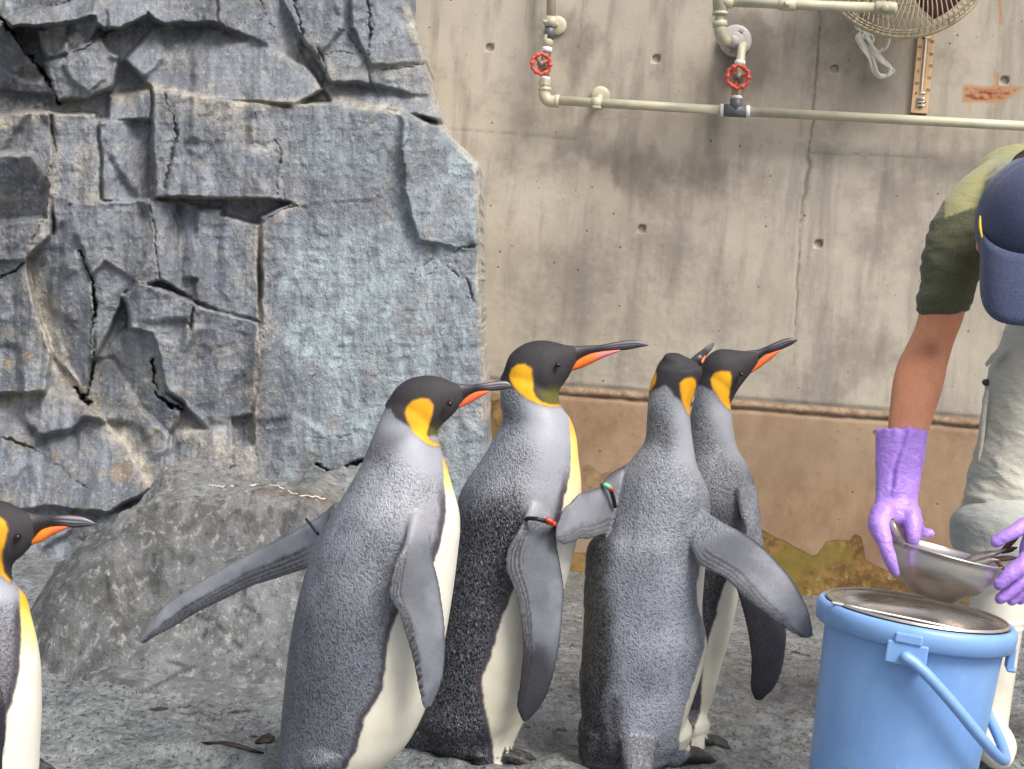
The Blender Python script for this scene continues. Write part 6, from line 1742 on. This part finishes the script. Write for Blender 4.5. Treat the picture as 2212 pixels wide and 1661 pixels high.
def build_keeper():
    s, g = SV, GV
    hipR, hipL = P(2290, 700, 3.86), P(2290, 700, 3.86) + np.array([.24, 0, 0])
    base = np.array([hipR[0] + .12, 3.8, 0])
    root = thing('person', 'keeper in olive shirt, navy cap and purple gloves bending over the bucket holding a bowl', 'person', base)
    # --- torso
    torso = loft3([row(P(2400, 740, 3.88), .17, .72), row(P(2375, 610, 3.76), .165, .70), row(P(2330, 500, 3.56), .185, .64), row(P(2300, 430, 3.38), .165, .62), row(P(2275, 415, 3.27), .14, .6), row(P(2250, 415, 3.19), .10, .7)], 56, 80, .3, .5)
    Ys = 3.24
    sleeve = loft([(s(930, 98), s(1150, 300), (3.40, 3.37), .6), (s(805, 138), s(1040, 290), (3.36, 3.33), .62), (s(700, 213), s(920, 310), (3.32, 3.28), .75), (s(610, 303), s(840, 345), (3.27, 3.25), .8), (s(560, 378), s(795, 420), Ys, .85), (s(522, 500), s(768, 545), Ys - .01, .85), (s(508, 620), s(742, 640), Ys - .02, .85), (s(494, 715), s(712, 715), Ys - .03, .85), (s(498, 778), s(684, 775), Ys - .03, .85), (s(545, 806), s(650, 800), Ys - .03, .85)], 48, 70, .5, .15)
    mir = lambda q: (q[0] * np.array([-1, 1, 1]) + np.array([2 * P(2258, 400, 3.24)[0], 0, 0]), [f[::-1] for f in q[1]], q[2])
    sleeveL = mir(sleeve)
    LIGHT, DARKO = S(138, 135, 86), S(68, 70, 36)
    seam = [s(520, 200), s(600, 312), s(601, 386), s(680, 356), s(745, 336), s(900, 300), s(1300, 250), s(1300, -200), s(520, -200)]
    def shirt_col(px, py, co, mt):
        xm = 2 * P(2258, 400, 3.24)[0]
        left = co[:, 0] > xm / 2
        q = co.copy(); q[left, 0] = xm - q[left, 0]
        px, py = proj(q)
        m = sstep(-1.2, 1.2, sdpoly(px, py, seam))
        n = fbm(co * 30, 3, 3)
        C = mixc(np.repeat(DARKO[None], len(co), 0) * (1 + .12 * n[:, None]), LIGHT, m)
        return C
    def wr(co, mt):
        px, py = proj(co)
        a = .0065 * fbm(np.stack([co[:, 0] * 10 + co[:, 2] * 14, co[:, 2] * 34 - co[:, 0] * 10, co[:, 1] * 10], 1), 3, 4, ridged=True)
        hem = np.exp(-((py - (s(0, 790)[1] - 14)) / 4.0) ** 2) * .003
        return a * sstep(400, 640, py) + .3 * a + hem * (co[:, 0] < 1.1)
    skinned('shirt', [torso, sleeve, sleeveL], M_SHIRT, root, .0058, 4, shirt_col, wr)
    # --- body: arms, neck, head as one surface
    Ya = 3.21
    arm = [(s(640, 450), s(720, 460), Ys, .8), (s(540, 600), s(700, 610), Ys - .01, .9), (s(505, 740), s(690, 745), Ya, .88), (s(482, 830), s(668, 830), Ya, .86), (s(450, 900), s(640, 900), Ya - .005, .84), (s(405, 990), s(612, 1000), Ya - .015, .82), (s(386, 1060), s(600, 1060), Ya - .03, .8), (s(375, 1150), s(576, 1150), Ya - .05, .78), (s(366, 1240), s(545, 1240), Ya - .07, .76), (s(372, 1380), s(500, 1380), Ya - .09, .75), (s(380, 1500), s(470, 1500), Ya - .10, .6)]
    armR = loft(arm, 40, 80, .6, .6)
    shoulderL = P(2258, 400, 3.24)[0] * 2 - P(2080, 450, 3.24)[0]
    armL = tube([np.array([shoulderL, 3.24, 1.21]), np.array([shoulderL + .05, 3.2, .98]), np.array([shoulderL - .05, 3.1, .78]), P(*g(1520, 1050), 3.05)], [.05, .046, .042, .03], 20)
    hc = P(2236, 500, 3.03)
    head = loft3([row(hc + np.array([0, .03, .12]), .05, 1.0), row(hc + np.array([0, .005, .085]), .074, 1.05), row(hc + np.array([0, -.01, .03]), .082, 1.1), row(hc + np.array([0, -.01, -.03]), .078, 1.05), row(hc + np.array([0, .01, -.08]), .066, .95), row(hc + np.array([0, .03, -.115]), .045, .8)], 32, 40, .6, .6)
    neck = tube([hc + np.array([.005, .06, 0]), P(2250, 405, 3.22)], [.058, .066], 20)
    nose = tube([hc + np.array([0, -.070, -.045]), hc + np.array([0, -.086, -.066])], [.011, .012], 12)
    ears = [tube([hc + np.array([sg * .082, .02, -.005]), hc + np.array([sg * .09, .025, -.035])], [.016, .012], 12, flat=.5) for sg in (-1, 1)]
    inner = loft3([row(P(2375, 620, 3.76), .12, .6), row(P(2335, 520, 3.56), .12, .6), row(P(2300, 450, 3.38), .11, .5), row(P(2270, 430, 3.27), .08, .5)], 28, 30, .3, .5)
    shR = tube([P(2230, 455, 3.33), P(2110, 480, 3.26)], [.036, .034], 16); shL = mir(shR)
    def skin_col(px, py, co, mt):
        C = np.repeat(S(220, 150, 112)[None], len(co), 0)
        e = s(540, 930)
        C = mixc(C, S(150, 88, 60), .75 * np.exp(-(((px - e[0]) / 26) ** 2 + ((py - e[1]) / 20) ** 2)))
        C = mixc(C, S(206, 142, 110), sstep(800, 900, py) * .5)
        hm = sstep(.02, .05, co[:, 2] - hc[2]) * (np.linalg.norm(co - hc, axis=1) < .2)
        return mixc(C, S(24, 20, 18), hm)
    skinned('body', [armR, armL, head, neck, nose, inner, shR, shL] + ears, M_SKIN, root, .0042, 4, skin_col)
    for sg in (-1, 1):
        p = hc + np.array([sg * .03, -.083, -.03])
        obj('eye', tube([p, p + np.array([0, -.004, 0])], .008, 10), M_EYE, root)
    obj('mouth', tube([hc + np.array([-.022, -.068, -.085]), hc + np.array([0, -.075, -.087]), hc + np.array([.022, -.068, -.085])], .005, 8), simple('lips', S(150, 84, 74), .5), root)
    # --- cap
    cc = P(2236, 482, 3.03)
    prof = []
    nphi, nth = 72, 34
    R = []
    for i in range(nth):
        th = math.radians(2 + 130 * i / (nth - 1))
        ring = []
        for j in range(nphi):
            ph = 2 * math.pi * j / nphi
            seamd = 1 - .012 * math.exp(-((((ph + math.pi / 6) % (math.pi / 3)) - math.pi / 6) / .05) ** 2)
            d = np.array([math.sin(th) * math.cos(ph), math.sin(th) * math.sin(ph), math.cos(th)])
            ring.append(d * np.array([.106, .122, .128]) * seamd)
        R.append(ring)
    R = np.array(R)
    tl = math.radians(24)                        # head bowed: the crown tips towards the viewer
    RX = np.array([[1, 0, 0], [0, math.cos(tl), -math.sin(tl)], [0, math.sin(tl), math.cos(tl)]])
    Ro = (R @ RX.T) + cc
    Ri = (R * .97 @ RX.T) + cc
    both = np.concatenate([Ro, Ri[::-1]])
    V, Fq = rings_to_mesh(both, True)
    cap = obj('cap', (V, Fq, np.zeros((len(V), 3))), M_CAP, root)
    bt = cc + RX @ np.array([0, 0, .121])
    bo = obj('cap_button', tube([bt, bt + RX @ np.array([0, 0, .004])], .008, 14), M_CAP, root)
    G = []
    for i in range(33):
        a = math.radians(-88 + 176 * i / 32)
        inn = np.array([.108 * math.sin(a), 0, 0])
        px_in, py_in = 2236 + 116 * math.sin(a), 488 + 62 * math.cos(a)
        sx = math.copysign(abs(math.sin(a)) ** .62, math.sin(a))
        px_o, py_o = 2236 + 119 * sx, 580 + 124 * max(0, math.cos(a)) ** .55
        Yi, Yo = 3.03 - .112 * math.cos(a) ** .8 if math.cos(a) > 0 else 3.03, 2.985 - .085 * max(0, math.cos(a)) ** .8
        Yo = 3.0 - .105 * max(0, math.cos(a)) ** .7
        G.append([P(px_in + (px_o - px_in) * f, py_in + (py_o - py_in) * f, Yi + (Yo - Yi) * f - .006 * math.sin(math.pi * f)) for f in np.linspace(0, 1, 9)])
    G = np.array(G)
    ringsv = np.concatenate([G, (G + np.array([0, .0045, 0]))[:, ::-1]], 1)
    V, Fq = rings_to_mesh(ringsv, True)
    obj('cap_visor', (V, Fq, np.zeros((len(V), 3))), M_CAP, root)
    obj('cap_trim', tube([P(2117, 468, 2.99), P(2117, 488, 2.985), P(2121, 512, 2.98)], [.002, .0028, .002], 8), M_GOLD, root)
    # --- gloves
    gl = [(g(135, 140), g(560, 150), 3.13, .72), (g(130, 280), g(548, 290), 3.125, .72), (g(128, 440), g(525, 440), 3.12, .7), (g(132, 600), g(492, 610), 3.11, .66), (g(122, 740), g(478, 740), 3.10, .6), (g(98, 830), g(498, 830), 3.09, .55), (g(92, 880), g(508, 880), 3.085, .5)]
    q = lambda x, y, Y: P(*g(x, y), Y)
    parts = [loft(gl, 44, 60, .05, .4),
             tube([q(200, 840, 3.08), q(165, 930, 3.06), q(205, 1080, 3.035), q(250, 1220, 3.03), q(296, 1335, 3.035)], [.0265, .0225, .0150, .0125, .0085], 20),
             tube([q(415, 830, 3.085), q(432, 940, 3.065), q(436, 1030, 3.055), q(436, 1105, 3.06)], [.021, .0185, .0150, .0100], 20),
             tube([q(440, 900, 3.11), q(490, 975, 3.13), q(545, 1003, 3.14), q(578, 1003, 3.14)], [.019, .0125, .0108, .0100], 18),
             tube([q(330, 880, 3.115), q(380, 980, 3.15), q(420, 1080, 3.16), q(440, 1150, 3.155)], [.02, .0135, .0120, .009], 18),
             tube([q(240, 880, 3.115), q(270, 990, 3.15), q(310, 1080, 3.165), q(340, 1140, 3.165)], [.02, .0130, .0110, .008], 18)]
    fold = [g(385, 160), g(330, 320), g(280, 480), g(268, 620)]
    def gwr(co, mt):
        px, py = proj(co)
        d = dline(px, py, fold)
        side = np.where(px < np.interp(py, [p_[1] for p_ in fold], [p_[0] for p_ in fold]), -1, 1)
        a = np.exp(-(d / 5) ** 2) * -.004 + .004 * np.exp(-((d - 9) / 8) ** 2) * (side > 0)
        return a * (py < g(0, 700)[1]) + .0012 * fbm(co * 45, 3, 8) + .0012 * np.sin(px * .28) * sstep(g(0, 260)[1], g(0, 130)[1], py)
    skinned('glove', parts, M_GLOVE, root, .0028, 3, None, gwr)
    cuff = []
    parts2 = [tube([q(1130, 1072, 3.05), q(1180, 1045, 3.05), q(1270, 1000, 3.05), q(1400, 930, 3.06), q(1500, 960, 3.06)], [.0112, .0122, .0135, .017, .022], 20),
              tube([q(1160, 1425, 3.03), q(1240, 1350, 3.03), q(1340, 1270, 3.035), q(1480, 1130, 3.05)], [.0122, .0148, .0160, .02], 20),
              tube([q(1165, 1545, 3.045), q(1260, 1475, 3.045), q(1360, 1380, 3.05), q(1500, 1200, 3.06)], [.0112, .0128, .0140, .018], 20),
              tube([q(1260, 1560, 3.075), q(1340, 1490, 3.075), q(1430, 1400, 3.075), q(1520, 1210, 3.07)], [.0105, .0120, .0130, .017], 20),
              tube([q(1330, 1560, 3.10), q(1400, 1480, 3.10), q(1470, 1380, 3.095), q(1540, 1210, 3.08)], [.0095, .0110, .0120, .016], 20),
              tube([q(1480, 1150, 3.06), q(1530, 950, 3.065)], [.036, .032], 22), tube([q(1520, 1010, 3.065), np.array([shoulderL - .05, 3.1, .78])], [.034, .052], 24)]
    skinned('glove', parts2, M_GLOVE, root, .0028, 3, None, lambda co, mt: .0012 * fbm(co * 45, 3, 8))
    # --- trousers
    Yl = 3.80
    leg = [((2190, 640), (2390, 620), 3.86, .8), ((2170, 720), (2362, 715), Yl + .03, .85), ((2139, 800), (2328, 800), Yl, .9), ((2128, 860), (2308, 860), Yl, .9), ((2114, 960), (2288, 960), Yl, .9), ((2099, 1035), (2272, 1035), Yl, .9), ((2088, 1090), (2262, 1095), Yl, .95), ((2096, 1130), (2258, 1130), Yl, .9)]
    legR = loft(leg, 44, 70, .3, .2)
    dx = np.array([.27, .03, 0])
    legL = (legR[0] + dx, legR[1], legR[2])
    hips = loft3([row(P(2400, 780, 3.85) + np.array([0, 0, -.02]), .19, .7), row(P(2400, 720, 3.88), .185, .72), row(P(2390, 660, 3.84), .175, .7)], 40, 20, .5, .3)
    def twr(co, mt):
        px, py = proj(co)
        z = co[:, 2]
        a = fbm(np.stack([co[:, 0] * 7, co[:, 1] * 7, z * 26 + co[:, 0] * 12], 1), 3, 14, ridged=True)
        return .011 * a * (.35 + sstep(930, 1060, py)) + .002 * fbm(co * 30, 3, 15)
    skinned('trousers', [legR, legL, hips], M_TROUS, root, .005, 3, None, twr)
    for o_, lb in ((np.zeros(3), None), (dx, None)):
        cu = loft([((2086, 1088), (2262, 1090), Yl - .01, .95), ((2064, 1112), (2272, 1115), Yl - .015, .95), ((2056, 1155), (2270, 1158), Yl - .015, .95), ((2066, 1190), (2262, 1196), Yl - .01, .95), ((2090, 1206), (2250, 1210), Yl, .9)], 44, 40, .1, .1)
        cu = (cu[0] + o_, cu[1], cu[2])
        skinned('trouser_cuff', [cu], M_CUFF, root, .005, 3, None, lambda co, mt: .005 * fbm(np.stack([co[:, 0] * 9, co[:, 1] * 9, co[:, 2] * 16], 1), 3, 16, ridged=True))
    # pocket flap and snaps
    fl_ = [P(2162, 746, Yl - .055), P(2142, 766, Yl - .045), P(2127, 785, Yl - .03), P(2131, 793, Yl - .035), P(2168, 762, Yl - .068)]
    V = np.array(fl_ + [v + np.array([.004, .012, 0]) for v in fl_]); Fq = [[0, 1, 2, 3, 4], [9, 8, 7, 6, 5]] + [[i, (i + 1) % 5, 5 + (i + 1) % 5, 5 + i] for i in range(5)]
    obj('pocket_flap', (V, Fq, np.zeros((10, 3))), M_TROUS, root, smooth=False, bevel=.002)
    b0 = P(2132, 826, Yl - .01); obj('snap', tube([b0, b0 + np.array([-.004, -.002, 0])], .008, 12), M_BUTTON, root)
    obj('pocket_edge', tube([P(2133, 845, Yl - .03), P(2127, 880, Yl - .035), P(2119, 960, Yl - .03), P(2114, 995, Yl - .03)], [.004, .006, .006, .004], 10), M_TROUS, root)
    # --- boots
    for o_ in (np.zeros(3), dx):
        sole = P(2150, 1205, Yl) * np.array([1, 1, 0]) + o_
        top = P(2168, 1180, Yl) + o_
        shaft = [row(top, .068, 1.0), row(np.array([top[0], Yl, .36]) + o_ * [0, 1, 0], .066, 1.0), row(np.array([top[0], Yl, .24]) + o_ * [0, 1, 0], .058, 1.05), row(np.array([top[0], Yl, .12]) + o_ * [0, 1, 0], .052, 1.15), row(np.array([top[0], Yl - .01, .05]) + o_ * [0, 1, 0], .046, 1.3)]
        cx = top[0]
        ft = [tube([np.array([cx, Yl + .05 + o_[1], .045]), np.array([cx - .01, Yl - .06 + o_[1], .05]), np.array([cx - .02, Yl - .15 + o_[1], .042]), np.array([cx - .025, Yl - .19 + o_[1], .036])], [.044, .05, .048, .036], 20, flat=.85, up=np.array([0, 0, 1.0]))]
        def bwr(co, mt):
            return .0025 * sum(np.exp(-((co[:, 2] - zz_) / .004) ** 2) for zz_ in (.405, .385, .31, .295))
        skinned('boot', [loft3(shaft, 36, 50, .1, .5)] + ft, M_BOOT, root, .0045, 3, None, bwr)
build_keeper()
# ================================================================== scraps on the ground
M_LEAF = simple('wet_dark_leaf', S(46, 34, 28), 0.5, var=0.3, scale=80)
for k, (x, y, ln, wd, yaw) in enumerate([(575, 1577, .018, .010, .4), (505, 1604, .055, .005, -.1), (1497, 1412, .016, .005, 1.2)]):
    c = PZ(x, y, 0.0)
    c[2] = float(ground_z(np.array([c[0]]), np.array([c[1]]))[0])
    r_ = np.random.default_rng(50 + k)
    n = 14
    th = np.linspace(0, 2 * np.pi, n, endpoint=False)
    rr = 1 + .35 * r_.normal(0, 1, n).clip(-1, 1)
    ring = np.stack([ln * rr * np.cos(th), wd * rr * np.sin(th) * 1.6], 1)
    cs, sn = math.cos(yaw), math.sin(yaw)
    X, Yv = ring[:, 0] * cs - ring[:, 1] * sn + c[0], ring[:, 0] * sn + ring[:, 1] * cs + c[1]
    Z = ground_z(X, Yv) + .004 + .003 * r_.random(n)
    V = np.concatenate([np.stack([X, Yv, Z], 1), np.stack([X, Yv, Z - .006], 1), [[c[0], c[1], c[2] + .010]]])
    Fq = [[i, (i + 1) % n, 2 * n] for i in range(n)] + [[i, (i + 1) % n, n + (i + 1) % n, n + i] for i in range(n)] + [[n + i for i in range(n)][::-1]]
    o = obj('leaf_feather_scrap', (V, Fq, np.zeros((len(V), 3))), M_LEAF)  # the third scrap is a dark feather, shaped like the leaves
    tag(o, ('stubby dark leaf scrap on the ground beside the bird with the thrown-out flipper', 'long thin dark leaf scrap lying on the ground before the boulder', 'small dark feather on the ground between penguins and blue bucket')[k], 'leaf', 'leaf scraps on the ground')
